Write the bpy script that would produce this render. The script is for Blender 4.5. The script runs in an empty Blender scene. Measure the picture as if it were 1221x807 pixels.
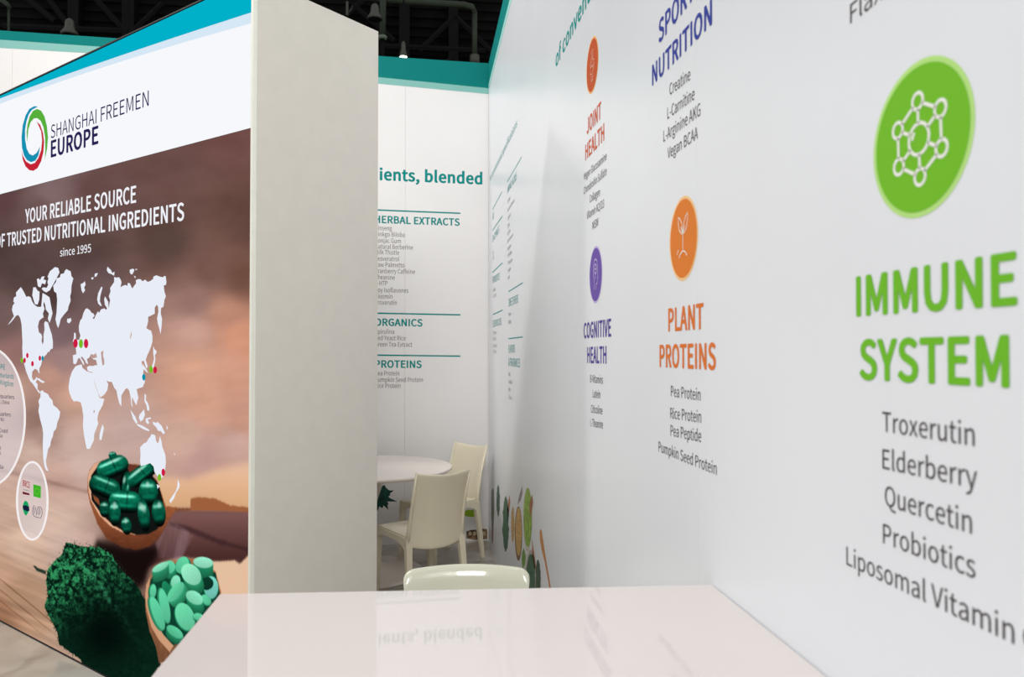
import bpy, math, random
import numpy as np
from math import sin, cos, tan, radians, pi
from mathutils import Matrix, Vector
from mathutils.geometry import tessellate_polygon

# ---------------------------------------------------------------- camera, world, lights, exposure
SC = bpy.context.scene
COL = SC.collection
F, YAW, PIT, EYE = 918.5, radians(6.666), radians(.96), 1.55
FW = np.array([sin(YAW)*cos(PIT), cos(YAW)*cos(PIT), sin(PIT)])
RT = np.array([cos(YAW), -sin(YAW), 0.0])
UP = np.cross(RT, FW)
O = np.array([0, 0, EYE])
cam = bpy.data.cameras.new('camera')
cam.sensor_width = 36
cam.lens = 36*F/1221
cam.dof.use_dof = True
cam.dof.focus_distance = 3.6
cam.dof.aperture_fstop = 5.6
cam.clip_end = 200
co = bpy.data.objects.new('camera', cam)
COL.objects.link(co)
co.matrix_world = Matrix(((RT[0], UP[0], -FW[0], 0), (RT[1], UP[1], -FW[1], 0), (RT[2], UP[2], -FW[2], EYE), (0, 0, 0, 1)))
SC.camera = co

SC.view_settings.view_transform = 'Standard'
SC.view_settings.look = 'None'
SC.view_settings.gamma = 1
SC.view_settings.use_curve_mapping = False
SC.view_settings.exposure = 0.0

W = bpy.data.worlds.new('hall_ambience')
SC.world = W
W.use_nodes = True
W.node_tree.nodes['Background'].inputs[0].default_value = (.96, .985, 1.0, 1)
W.node_tree.nodes['Background'].inputs[1].default_value = .54

def area(name, loc, target, size, power, color=(1, 1, 1)):
    l = bpy.data.lights.new(name, 'AREA')
    l.shape = 'SQUARE'; l.size = size; l.energy = power; l.color = color
    o = bpy.data.objects.new(name, l)
    COL.objects.link(o)
    o.location = loc
    o.rotation_euler = (Vector(target)-Vector(loc)).to_track_quat('-Z', 'Y').to_euler()
    return o
area('hall_fill_light', (-2.3, 3.3, 6.4), (.5, 3.9, .8), 2.4, 138, (1, .985, .96))  # unseen overhead fill for the hall's lighting, placed to brighten the far walls
area('hall_floodlight', (-8.0, 6.6, 8.3), (.5, 3.0, 1.5), .7, 300, (1, .96, .91))
area('hall_fill_light', (-.7, -3.6, 4.9), (-.2, 4.5, 1.7), 2.2, 270, (1, .99, .97))  # fill added behind the camera to lift the grey side panel and back wall

# ---------------------------------------------------------------- geometry of the place
class Plane:
    """a wall: point p, unit normal n that faces the room"""
    def __init__(s, p, n):
        s.p = np.array(p, float); s.n = np.array(n, float)
    def at(s, x, y, off=0.0):           # where a measured sight line meets the wall
        d = FW*F+RT*(x-610.5)-UP*(y-403.5)
        return O+d*(np.dot(s.p+s.n*off-O, s.n)/np.dot(d, s.n))
def project(P):
    Q = P-O
    z = Q@FW
    return 610.5+F*(Q@RT)/z, 403.5-F*(Q@UP)/z
FLOOR = Plane((0, 0, 0), (0, 0, 1))
WX = .545                               # right wall
RW = Plane((WX, 0, 0), (-1, 0, 0))
CY_ = 6.335                             # far corner
AB = radians(86.4)
BD = np.array([sin(AB), cos(AB), 0])    # along the back wall, to the right
BW = Plane((WX, CY_, 0), (BD[1], -BD[0], 0))
A1 = radians(-46.4)
LD = np.array([sin(A1), cos(A1), 0])    # along the lightbox, away from the near corner
LC = np.array([-.6575, 3.10, 0])        # near corner of the block
LN = np.array([-LD[1], LD[0], 0]); LN = -LN if LN@(np.array([0, 0, 0])-LC) < 0 else LN
LB = Plane(LC, LN)
SD = -LN                                # side face runs away from the lightbox
WALL_H = 3.94
BOX_H = 3.03

# ---------------------------------------------------------------- materials
def lin(c):
    return tuple(((v/255)/12.92 if v/255 <= .04045 else ((v/255+.055)/1.055)**2.4) for v in c)
MATS = {}
def mat(name, rgb, rough=.5, spec=.5, metal=0, coat=0, noise=0, nscale=8, bump=0, bscale=60, emit=0, stretch=None):
    if name in MATS: return MATS[name]
    m = bpy.data.materials.new(name); m.use_nodes = True
    nt = m.node_tree; b = nt.nodes['Principled BSDF']
    c = (*lin(rgb), 1)
    b.inputs['Roughness'].default_value = rough
    b.inputs['Specular IOR Level'].default_value = spec
    b.inputs['Metallic'].default_value = metal
    b.inputs['Coat Weight'].default_value = coat
    b.inputs['Coat Roughness'].default_value = .05
    tc = nt.nodes.new('ShaderNodeTexCoord'); mp = nt.nodes.new('ShaderNodeMapping')
    nt.links.new(tc.outputs['Object'], mp.inputs[0])
    if stretch: mp.inputs['Scale'].default_value = stretch
    if emit:
        b.inputs['Base Color'].default_value = (0, 0, 0, 1)
        b.inputs['Emission Color'].default_value = c
        b.inputs['Emission Strength'].default_value = emit
        b.inputs['Specular IOR Level'].default_value = 0
    elif noise:
        n = nt.nodes.new('ShaderNodeTexNoise'); n.inputs['Scale'].default_value = nscale; n.inputs['Detail'].default_value = 5
        nt.links.new(mp.outputs[0], n.inputs[0])
        mx = nt.nodes.new('ShaderNodeMix'); mx.data_type = 'RGBA'
        mx.inputs['A'].default_value = tuple(v*(1-noise) for v in c[:3])+(1,)
        mx.inputs['B'].default_value = tuple(min(1, v*(1+noise)) for v in c[:3])+(1,)
        mr = nt.nodes.new('ShaderNodeMapRange'); mr.inputs['From Min'].default_value = .36; mr.inputs['From Max'].default_value = .64
        nt.links.new(n.outputs[0], mr.inputs['Value']); nt.links.new(mr.outputs[0], mx.inputs['Factor']); nt.links.new(mx.outputs['Result'], b.inputs['Base Color'])
    else:
        b.inputs['Base Color'].default_value = c
    if bump:
        n = nt.nodes.new('ShaderNodeTexNoise'); n.inputs['Scale'].default_value = bscale
        nt.links.new(mp.outputs[0], n.inputs[0])
        bp = nt.nodes.new('ShaderNodeBump'); bp.inputs['Strength'].default_value = bump; bp.inputs['Distance'].default_value = .01
        nt.links.new(n.outputs[0], bp.inputs['Height']); nt.links.new(bp.outputs[0], b.inputs['Normal'])
    MATS[name] = m
    return m
def ink(rgb): return mat('ink_%d_%d_%d' % rgb, rgb, .6, .12)
def glow(rgb): return mat('backlit_%d_%d_%d' % rgb, rgb, .6, emit=1.0)

M_wall = mat('white_wall_film', (225, 228, 233), .3, .45, noise=.012, nscale=2, bump=.02, bscale=4)
M_back = mat('white_back_wall_film', (234, 231, 230), .4, .3, noise=.012, nscale=2)
M_side = mat('grey_side_panel', (206, 201, 192), .55, .3, noise=.015, nscale=14)
M_top = mat('glossy_counter_laminate', (198, 190, 187), .03, .62, noise=.006, nscale=3)
M_body = mat('counter_body_laminate', (222, 218, 216), .25, .5, noise=.01)
M_chair = mat('cream_chair_plastic', (224, 214, 190), .2, .5, coat=.25, noise=.02, nscale=5)
M_chair2 = mat('pale_chair_plastic', (192, 191, 173), .13, .55, coat=.4, noise=.012, nscale=5)
M_table = mat('white_table_laminate', (228, 218, 210), .25, .5, noise=.01)
M_pipe = mat('painted_duct_green', (52, 62, 48), .5, .3, noise=.1, nscale=3)
M_steel = mat('dark_steel', (13, 13, 13), .7, .15, noise=.2, nscale=3)
M_clad = mat('dark_cladding', (19, 17, 16), .85, .1, noise=.25, nscale=1.5)
M_lamp = mat('lamp_housing_grey', (74, 73, 66), .4, .5, noise=.05)
M_lit = mat('lit_lamp_lens', (255, 250, 235), .5, emit=6.0)
M_frame = mat('aluminium_frame', (226, 226, 214), .35, .5, noise=.03)
M_dark = mat('frame_gap_rubber', (38, 32, 34), .6, .3, noise=.05)
M_seal = mat('brass_bracket', (90, 84, 70), .35, .5, metal=.6, noise=.05)

def floor_material():
    m = bpy.data.materials.new('glossy_marbled_floor'); m.use_nodes = True
    nt = m.node_tree; b = nt.nodes['Principled BSDF']
    tc = nt.nodes.new('ShaderNodeTexCoord')
    n1 = nt.nodes.new('ShaderNodeTexNoise'); n1.inputs['Scale'].default_value = 1.1; n1.inputs['Detail'].default_value = 6; n1.inputs['Distortion'].default_value = 1.6
    n2 = nt.nodes.new('ShaderNodeTexWave'); n2.inputs['Scale'].default_value = .7; n2.inputs['Distortion'].default_value = 14; n2.inputs['Detail'].default_value = 4
    nt.links.new(tc.outputs['Object'], n1.inputs[0]); nt.links.new(tc.outputs['Object'], n2.inputs[0])
    r = nt.nodes.new('ShaderNodeValToRGB')
    r.color_ramp.elements[0].position = .0; r.color_ramp.elements[0].color = (*lin((132, 124, 112)), 1)
    r.color_ramp.elements[1].position = .16; r.color_ramp.elements[1].color = (*lin((176, 169, 158)), 1)
    nt.links.new(n2.outputs['Fac'], r.inputs[0])
    r2 = nt.nodes.new('ShaderNodeValToRGB')
    r2.color_ramp.elements[0].position = .35; r2.color_ramp.elements[0].color = (*lin((160, 152, 140)), 1)
    r2.color_ramp.elements[1].position = .7; r2.color_ramp.elements[1].color = (*lin((200, 195, 187)), 1)
    nt.links.new(n1.outputs[0], r2.inputs[0])
    mx = nt.nodes.new('ShaderNodeMix'); mx.data_type = 'RGBA'; mx.inputs['Factor'].default_value = .4
    nt.links.new(r2.outputs[0], mx.inputs['A']); nt.links.new(r.outputs[0], mx.inputs['B'])
    nt.links.new(mx.outputs['Result'], b.inputs['Base Color'])
    b.inputs['Roughness'].default_value = .09
    return m
M_floor = floor_material()

# ---------------------------------------------------------------- mesh helpers
def obj(name, V, Fc, m, parent=None, smooth=False, label=None):
    me = bpy.data.meshes.new(name)
    me.from_pydata([tuple(map(float, v)) for v in V], [], Fc)
    if smooth:
        me.polygons.foreach_set('use_smooth', [True]*len(me.polygons))
    me.materials.append(m)
    me.update()
    o = bpy.data.objects.new(name, me)
    COL.objects.link(o)
    if parent: o.parent = parent
    if label: o['label'] = label
    return o
def empty(name, loc, rz=0, label=None, cat=None, group=None, kind=None):
    o = bpy.data.objects.new(name, None)
    COL.objects.link(o); o.location = loc; o.rotation_euler = (0, 0, rz)
    o.empty_display_size = .05
    if label: o['label'] = label
    if cat: o['category'] = cat
    if group: o['group'] = group
    if kind: o['kind'] = kind
    return o
class MB:
    def __init__(s): s.V = []; s.F = []
    def add(s, V, Fc):
        n = len(s.V); s.V += [tuple(v) for v in V]; s.F += [tuple(i+n for i in f) for f in Fc]; return s
    def hexa(s, lo, hi):                # two quads of four points each, bottom then top
        return s.add(list(lo)+list(hi), [(3, 2, 1, 0), (4, 5, 6, 7), (0, 1, 5, 4), (1, 2, 6, 5), (2, 3, 7, 6), (3, 0, 4, 7)])
    def box(s, a, b):
        x0, y0, z0 = a; x1, y1, z1 = b
        return s.hexa([(x0, y0, z0), (x1, y0, z0), (x1, y1, z0), (x0, y1, z0)], [(x0, y0, z1), (x1, y0, z1), (x1, y1, z1), (x0, y1, z1)])
    def slab(s, p, along, length, deep, depth, z0, z1):   # a box standing along a plan direction
        p = np.array(p, float); a = np.array(along)*length; d = np.array(deep)*depth
        q = [p, p+a, p+a+d, p+d]
        return s.hexa([(v[0], v[1], z0) for v in q], [(v[0], v[1], z1) for v in q])
    def lathe(s, prof, n=40, c=(0, 0, 0)):
        V = []; Fc = []
        for (r, z) in prof:
            for k in range(n):
                a = 2*pi*k/n; V.append((c[0]+r*cos(a), c[1]+r*sin(a), c[2]+z))
        for i in range(len(prof)-1):
            for k in range(n):
                k2 = (k+1) % n; Fc.append((i*n+k, i*n+k2, (i+1)*n+k2, (i+1)*n+k))
        Fc.append(tuple(reversed(range(n)))); Fc.append(tuple((len(prof)-1)*n+k for k in range(n)))
        return s.add(V, Fc)
    def tube(s, pts, rad, n=12):
        pts = [Vector(p) for p in pts]; V = []; Fc = []
        for i, p in enumerate(pts):
            t = (pts[min(i+1, len(pts)-1)]-pts[max(i-1, 0)]).normalized()
            a = t.cross(Vector((0, 0, 1)) if abs(t.z) < .9 else Vector((0, 1, 0))).normalized(); b = t.cross(a)
            r = rad[i] if isinstance(rad, (list, tuple)) else rad
            for k in range(n):
                q = p+a*r*cos(2*pi*k/n)+b*r*sin(2*pi*k/n); V.append(tuple(q))
        for i in range(len(pts)-1):
            for k in range(n):
                k2 = (k+1) % n; Fc.append((i*n+k, i*n+k2, (i+1)*n+k2, (i+1)*n+k))
        Fc.append(tuple(reversed(range(n)))); Fc.append(tuple((len(pts)-1)*n+k for k in range(n)))
        return s.add(V, Fc)
    def build(s, name, m, parent=None, smooth=False, label=None, bevel=0, segs=2):
        o = obj(name, s.V, s.F, m, parent, smooth, label)
        if bevel:
            md = o.modifiers.new('bevel', 'BEVEL'); md.width = bevel; md.segments = segs; md.limit_method = 'ANGLE'; md.angle_limit = radians(35)
        return o
def struct(o): o['kind'] = 'structure'; return o

# flat print on a wall -------------------------------------------------------------------------
def poly(name, pl, pts, m, parent, off=.0004, label=None):
    return obj(name, [pl.at(x, y, off) for x, y in pts], [tuple(range(len(pts)))], m, parent, label=label)
def oval(name, pl, cx, cy, rx, ry, m, parent, off=.001, label=None, inner=None, n=40):
    ring = [(cx+rx*cos(2*pi*k/n), cy+ry*sin(2*pi*k/n)) for k in range(n)]
    if inner is None: return poly(name, pl, ring, m, parent, off, label)
    r2 = [(cx+(rx-inner)*cos(2*pi*k/n), cy+(ry-inner)*sin(2*pi*k/n)) for k in range(n)]
    V = [pl.at(x, y, off) for x, y in ring+r2]
    return obj(name, V, [(k, (k+1) % n, n+(k+1) % n, n+k) for k in range(n)], m, parent, label=label)
# letter outlines, 733 units to the capital height: "advance|contour|contour..."
GLYPHS = {
'A': "608|252 733 4 0 97 0 168 224 436 224 506 0 604 0 355 733|300 658 304 658 352 492 413 297 191 297 277 574",
'B': "657|101 733 101 0 334 0 479 24 576 95 612 215 593 301 540 359 463 390 463 395 521 430 558 485 570 554 538 658 449 715 318 733|193 660 306 660 402 649 460 611 479 542 461 478 404 436 302 422 193 422|193 350 321 350 430 336 498 293 521 218 497 137 429 89 321 74 193 74",
'C': "638|465 733 383 746 216 700 101 570 58 366 100 162 213 32 377 -13 465 -1 539 35 602 92 551 151 502 106 446 78 381 68 260 105 181 209 153 369 182 527 263 629 384 665 442 656 492 632 534 596 584 656 533 700",
'D': "688|101 733 101 0 288 0 475 44 590 170 629 369 590 567 473 691 284 733|193 658 276 658 420 624 506 527 534 369 506 211 420 111 276 76 193 76",
'E': "589|101 733 101 0 534 0 534 79 193 79 193 346 471 346 471 425 193 425 193 655 523 655 523 733",
'F': "552|101 733 101 0 193 0 193 329 473 329 473 407 193 407 193 655 523 655 523 733",
'G': "689|485 732 394 746 221 700 102 570 58 366 101 162 217 32 389 -13 481 -2 557 28 615 72 615 380 374 380 374 303 530 303 530 111 494 88 449 73 398 68 265 105 182 209 153 369 183 527 268 629 397 665 462 656 514 631 555 596 605 656 554 699",
'H': "728|193 733 101 733 101 0 193 0 193 346 535 346 535 0 628 0 628 733 535 733 535 426 193 426",
'I': "293|193 733 101 733 101 0 193 0",
'J': "535|439 733 346 733 346 224 333 134 294 84 228 68 179 76 137 103 101 151 35 103 86 39 153 0 237 -13 353 18 418 99 439 215",
'K': "646|193 733 101 733 101 0 193 0 193 232 319 382 539 0 642 0 377 455 607 733 502 733 195 365 193 365",
'L': "543|193 733 101 733 101 0 514 0 514 79 193 79",
'M': "812|101 733 101 0 184 0 184 406 182 476 172 622 176 622 235 455 374 74 436 74 633 622 637 622 627 476 625 406 625 0 711 0 711 733 600 733 460 341 409 188 405 188 212 733",
'N': "723|101 733 101 0 188 0 188 385 186 462 177 614 181 614 260 463 527 0 622 0 622 733 534 733 534 352 536 274 547 120 542 120 463 271 195 733",
'O': "742|534 700 371 746 208 700 98 571 58 369 98 166 208 34 371 -13 534 34 644 166 684 369 644 571|256 629 371 665 486 629 562 527 589 369 562 210 486 105 371 68 256 105 180 210 153 369 180 527",
'P': "633|101 733 101 0 193 0 193 292 314 292 456 316 550 391 584 518 549 645 454 713 310 733|193 658 298 658 406 645 470 602 492 518 471 432 409 383 302 367 193 367",
'Q': "742|534 700 371 746 208 700 98 571 58 369 92 180 185 50 326 -10 384 -100 474 -161 595 -184 637 -182 673 -176 700 -167 682 -96 661 -102 635 -105 605 -107 531 -96 469 -63 425 -9 561 54 651 183 684 369 644 571|256 629 371 665 486 629 562 527 589 369 562 207 486 102 371 64 256 102 180 207 153 369 180 527",
'R': "635|101 733 101 0 193 0 193 311 325 311 503 0 607 0 421 321 508 360 565 429 586 528 553 649 463 714 330 733|193 658 316 658 413 646 473 604 494 528 473 448 413 401 316 385 193 385",
'S': "596|396 734 313 746 194 721 112 653 82 552 106 462 162 402 231 364 336 318 399 287 443 248 459 187 441 125 388 83 305 68 230 79 162 111 103 159 48 95 119 38 205 0 304 -13 437 15 522 90 553 195 533 286 479 348 402 391 241 463 195 500 176 559 193 615 241 652 313 665 377 657 432 633 480 597 528 656 469 703",
'T': "599|568 733 31 733 31 655 253 655 253 0 346 0 346 655 568 655",
'U': "721|190 733 98 733 98 302 133 116 226 16 361 -13 495 16 589 116 624 302 624 733 535 733 535 300 511 162 449 89 361 68 274 89 213 162 190 300",
'V': "575|98 733 1 733 235 0 342 0 575 733 481 733 292 94 288 94",
'W': "878|121 733 26 733 181 0 291 0 400 442 437 609 441 609 477 442 588 0 700 0 851 733 763 733 684 334 644 96 638 96 586 334 484 733 399 733 298 334 246 96 242 96",
'X': "573|133 733 31 733 231 379 17 0 115 0 259 274 279 317 283 317 346 198 455 0 557 0 342 374 542 733 445 733 330 512 295 438 291 438",
'Y': "531|97 733 -1 733 219 284 219 0 311 0 311 284 532 733 436 733 268 365 264 365",
'Z': "603|551 733 85 733 85 655 437 655 50 56 50 0 556 0 556 79 164 79 551 678",
'a': "563|403 529 295 557 212 546 139 519 82 486 117 423 164 451 219 472 280 481 349 461 383 411 392 344 203 306 94 240 59 141 80 58 136 5 217 -13 282 -2 342 26 397 65 400 65 408 0 483 0 483 334 464 452|247 254 392 283 392 132 341 93 293 69 243 61 194 70 160 97 147 147 170 209",
'b': "618|184 796 92 796 92 0 165 0 173 56 177 56 227 19 279 -5 331 -13 447 22 533 121 567 280 542 426 469 523 351 557 291 547 233 519 180 481 184 578|184 406 234 447 282 471 328 480 412 455 458 385 472 279 452 164 396 90 316 64 276 69 231 87 184 120",
'c': "510|377 548 313 557 183 523 89 426 52 271 86 117 176 21 306 -13 370 -5 429 19 482 55 442 117 405 90 362 70 314 63 226 89 167 162 146 271 168 381 229 454 317 480 357 474 393 458 425 433 471 493 429 525",
'd': "620|528 796 436 796 436 587 441 494 394 528 345 549 288 557 172 522 86 423 53 271 81 117 158 20 277 -13 339 -2 395 25 442 64 445 64 453 0 528 0|304 480 348 474 392 456 436 423 436 138 391 97 345 72 297 64 216 89 165 160 147 272 168 381 225 454",
'e': "554|413 525 295 557 177 522 87 424 52 271 87 118 180 21 312 -13 380 -6 439 14 490 42 458 103 416 80 372 65 322 60 231 83 168 149 142 250 508 250 512 302 487 437|225 464 297 484 370 465 416 408 432 315 141 315 169 407",
'f': "325|298 807 265 809 176 787 124 725 107 630 107 543 33 538 33 469 107 469 107 0 198 0 198 469 313 469 313 543 198 543 198 629 206 688 232 724 275 736 295 734 316 729 336 721 356 792 329 801",
'g': "564|304 555 274 557 173 533 99 466 71 363 81 302 108 253 142 217 142 213 114 188 91 154 82 112 88 74 106 44 131 23 131 18 88 -17 60 -59 51 -105 80 -184 158 -233 275 -250 421 -224 516 -156 550 -62 529 11 466 54 361 67 254 67 197 75 167 96 159 126 164 152 176 173 194 191 220 181 247 174 274 172 375 195 446 260 473 361 467 405 452 443 429 473 540 473 540 543 351 543 329 550|216 475 274 490 333 475 374 431 390 363 374 294 332 250 274 234 217 250 175 294 159 363 175 431|350 -8 411 -15 447 -36 460 -77 439 -130 379 -171 288 -187 203 -175 150 -142 131 -92 137 -61 154 -29 186 0 234 -7",
'h': "607|184 796 92 796 92 0 184 0 184 394 234 440 281 468 332 477 391 462 424 415 435 332 435 0 526 0 526 344 508 461 454 532 360 557 292 545 232 512 180 466 184 578",
'i': "275|184 543 92 543 92 0 184 0|170 767 138 775 106 767 86 747 78 716 86 684 106 663 138 655 170 663 191 684 199 716 191 747",
'j': "275|184 543 93 543 93 -62 88 -119 67 -156 26 -169 -11 -164 -26 -159 -44 -228 -22 -235 5 -240 35 -242 122 -220 169 -158 184 -62|169 767 138 775 106 767 85 747 77 716 85 684 106 663 138 655 169 663 191 684 199 716 191 747",
'k': "552|182 796 92 796 92 0 182 0 182 143 284 262 443 0 542 0 337 324 518 543 416 543 186 257 182 257",
'l': "284|184 796 92 796 92 108 102 42 133 1 188 -13 227 -9 241 -5 228 65 209 63 196 67 187 79 184 102",
'm': "926|418 544 347 557 285 544 229 511 178 464 176 464 167 543 92 543 92 0 184 0 184 394 232 440 277 468 320 477 377 462 410 415 421 332 421 0 512 0 512 394 561 440 606 468 649 477 706 462 739 415 750 332 750 0 841 0 841 344 823 461 769 532 677 557 613 544 554 507 497 453 467 508",
'n': "610|454 532 360 557 291 544 231 511 178 464 176 464 167 543 92 543 92 0 184 0 184 394 234 440 281 468 332 477 391 462 424 415 435 332 435 0 526 0 526 344 508 461",
'o': "606|427 523 303 557 179 523 88 426 52 271 88 117 179 21 303 -13 427 21 518 117 554 271 518 426|221 454 303 480 386 454 441 381 461 271 441 162 386 89 303 63 221 89 166 162 146 271 166 381",
'p': "620|469 523 351 557 289 546 231 518 176 480 167 543 92 543 92 -229 184 -229 184 -45 181 50 231 15 281 -6 331 -13 447 22 533 121 567 280 542 426|184 406 234 447 282 471 328 480 412 455 458 385 472 279 452 164 396 90 316 64 276 69 232 87 184 120",
'q': "620|346 549 288 557 172 522 86 423 53 271 81 117 158 20 277 -13 338 -3 393 24 441 63 436 -36 436 -229 528 -229 528 543 455 543 446 492 396 528|304 480 348 474 392 456 436 423 436 138 391 97 345 72 297 64 216 89 165 160 147 272 168 381 225 454",
'r': "388|354 556 332 557 274 543 221 504 178 444 176 444 167 543 92 543 92 0 184 0 184 349 225 423 273 463 320 475 356 471 373 466 390 545 373 552",
's': "468|313 548 249 557 148 536 84 481 62 403 86 327 145 278 279 222 325 189 344 143 332 100 297 70 237 58 177 66 125 89 76 123 32 62 90 23 159 -3 234 -13 342 9 408 67 431 148 406 230 344 280 209 336 166 365 149 407 160 447 193 475 250 486 295 480 335 462 373 438 417 495 370 526",
't': "377|199 696 123 696 113 543 27 538 27 469 108 469 108 168 122 73 171 10 262 -13 296 -10 331 -3 363 7 345 76 325 69 304 63 283 61 233 73 207 109 199 165 199 469 347 469 347 543 199 543",
'u': "607|176 543 84 543 84 199 102 82 157 11 251 -13 319 -1 377 33 430 85 433 85 440 0 516 0 516 543 425 543 425 158 376 106 329 76 278 66 220 81 186 128 176 210",
'v': "521|108 543 13 543 209 0 316 0 508 543 418 543 265 74 260 74 210 234",
'w': "802|120 543 27 543 178 0 284 0 374 343 398 449 403 449 440 293 518 0 629 0 776 543 688 543 598 178 576 78 571 78 533 229 448 543 359 543 249 128 238 78 233 78 201 229",
'x': "498|128 543 29 543 194 283 15 0 111 0 239 224 244 224 383 0 483 0 304 274 469 543 374 543 259 333 254 333 201 424",
'y': "521|108 543 13 543 231 -1 219 -42 191 -102 151 -144 97 -159 67 -154 55 -150 37 -223 56 -229 77 -233 101 -234 193 -209 258 -142 304 -46 508 543 419 543 321 242 277 88 272 88 218 242",
'z': "475|437 543 66 543 66 469 321 469 35 49 35 0 446 0 446 74 150 74 437 494",
'0': "555|399 705 278 746 157 705 78 580 50 369 78 156 157 29 278 -13 399 29 478 156 506 369 478 580|205 642 278 674 351 642 400 543 418 369 400 194 351 93 278 61 205 93 156 194 138 369 156 543",
'1': "555|343 733 273 733 230 712 180 695 121 681 121 623 252 623 252 76 88 76 88 0 490 0 490 76 343 76",
'2': "555|370 719 256 746 172 733 102 696 40 639 93 587 137 631 188 661 245 672 320 653 365 602 380 527 344 393 233 238 44 54 44 0 505 0 505 79 263 78 182 72 333 231 434 383 470 531 444 645",
'3': "555|371 724 260 746 182 735 115 704 56 659 105 601 150 638 201 663 257 672 323 657 366 617 381 556 362 485 298 435 178 416 178 346 313 328 385 277 406 199 387 126 335 80 257 63 183 75 124 106 76 147 29 88 86 38 162 1 263 -13 382 12 467 84 499 196 478 284 422 347 344 382 344 387 412 425 458 484 474 563 446 662",
'4': "555|426 733 325 733 20 262 20 202 340 202 340 0 426 0 426 202 524 202 524 275 426 275|341 633 345 633 340 500 340 275 115 275 282 525",
'5': "555|110 733 86 391 135 360 174 384 213 398 257 403 337 383 390 326 409 236 388 144 332 84 253 63 178 75 119 104 73 144 27 84 85 37 161 1 262 -13 379 17 467 102 502 238 472 371 392 447 281 472 240 468 204 459 171 443 190 655 466 655 466 733",
'6': "555|396 736 327 746 194 707 95 580 56 350 88 148 175 27 301 -13 406 17 483 100 512 225 487 353 416 430 308 455 250 444 192 414 142 367 170 547 238 643 331 671 374 664 414 645 447 615 499 671 453 710|245 378 293 387 367 367 411 311 425 225 408 138 364 80 301 59 222 86 169 166 144 294 194 348",
'7': "555|508 733 49 733 49 655 405 655 290 458 225 249 198 0 293 0 316 254 378 468 508 678",
'8': "555|390 719 282 744 179 720 108 656 81 558 95 488 131 432 180 389 180 385 115 338 66 270 46 182 76 81 159 12 280 -13 400 12 480 80 509 176 491 263 446 325 386 369 386 374 430 418 467 478 483 551 459 651|220 661 281 676 348 659 390 612 405 546 396 493 371 444 330 398 248 435 188 485 164 558 179 620|176 312 228 356 325 313 395 260 422 179 404 114 355 71 281 55 202 73 147 120 127 190 140 256",
'9': "555|381 708 254 746 149 716 73 633 44 508 69 381 139 304 246 278 307 289 365 320 415 367 385 187 320 91 232 63 186 70 144 89 108 119 58 62 104 23 163 -3 235 -13 365 28 462 159 501 398 468 592|255 675 335 649 389 571 414 444 363 387 312 356 261 346 188 366 145 422 130 508 147 596 191 654",
',': "278|185 113 144 126 110 118 85 96 75 62 84 28 109 6 142 -2 153 -1 140 -57 106 -102 53 -136 75 -190 153 -140 203 -69 221 19 212 77",
'-': "347|302 315 46 315 46 245 302 245",
'&': "680|379 728 301 746 213 723 154 662 133 574 139 519 155 461 181 402 110 346 57 277 36 190 64 85 143 13 259 -13 339 -3 410 27 470 71 529 33 585 5 639 -13 663 63 620 78 574 102 526 133 579 213 621 301 654 395 569 395 542 315 508 243 466 179 398 241 334 310 280 385 359 446 420 516 445 602 428 677|254 668 302 682 342 670 364 640 371 600 353 541 308 491 246 445 227 490 215 534 211 575 222 629|171 295 218 338 274 260 340 186 410 119 366 88 319 67 270 60 196 77 144 124 125 195 138 248",
'/': "392|377 794 311 794 11 -179 78 -179",
' ': "224|",
}
_gc = {}
_tc = {}
def glyph(c):
    if c not in _gc:
        parts = GLYPHS[c].split('|'); loops = []
        for q_ in parts[1:]:
            n_ = [float(v) for v in q_.split()]
            if len(n_) >= 6: loops.append([Vector((n_[i], n_[i+1], 0)) for i in range(0, len(n_), 2)])
        def inside(p_, lp):
            c_ = False
            for i in range(len(lp)):
                a, b_ = lp[i], lp[i-1]
                if (a.y > p_.y) != (b_.y > p_.y) and p_.x < (b_.x-a.x)*(p_.y-a.y)/(b_.y-a.y)+a.x: c_ = not c_
            return c_
        hole_of = [next((k for k, o_ in enumerate(loops) if k != i and inside(lp[0], o_)), None) for i, lp in enumerate(loops)]
        V = []; Fc = []
        for i, lp in enumerate(loops):
            if hole_of[i] is None:
                grp = [lp]+[loops[k] for k in range(len(loops)) if hole_of[k] == i]
                n_ = len(V); V += [tuple(v)[:2] for g_ in grp for v in g_]
                Fc += [tuple(j_+n_ for j_ in t_) for t_ in tessellate_polygon(grp)]
        fx = []
        for a, b_, c_ in Fc:
            A, B, D = V[a], V[b_], V[c_]
            fx.append((a, b_, c_) if (B[0]-A[0])*(D[1]-A[1])-(B[1]-A[1])*(D[0]-A[0]) > 0 else (a, c_, b_))
        _gc[c] = (float(parts[0]), V, fx)
    return _gc[c]
def glyphs(s, bold):
    k = (s, bold)
    if k not in _tc:
        V = []; Fc = []; x = 0; bb = bold*1000
        sh = [(0, 0)] if not bold else [(bb*cos(a), bb*.7*sin(a)) for a in [radians(v) for v in range(22, 382, 45)]]
        for c in s:
            adv, gv, gf = glyph(c)
            for i, (dx, dy) in enumerate(sh):
                n_ = len(V); V += [(x+a+dx, b_+dy, i*1.2e-5) for a, b_ in gv]; Fc += [tuple(j+n_ for j in t_) for t_ in gf]
            x += adv+bb*.9
        _tc[k] = (np.array(V), Fc)
    return _tc[k]
CAPU = 733.0
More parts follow.
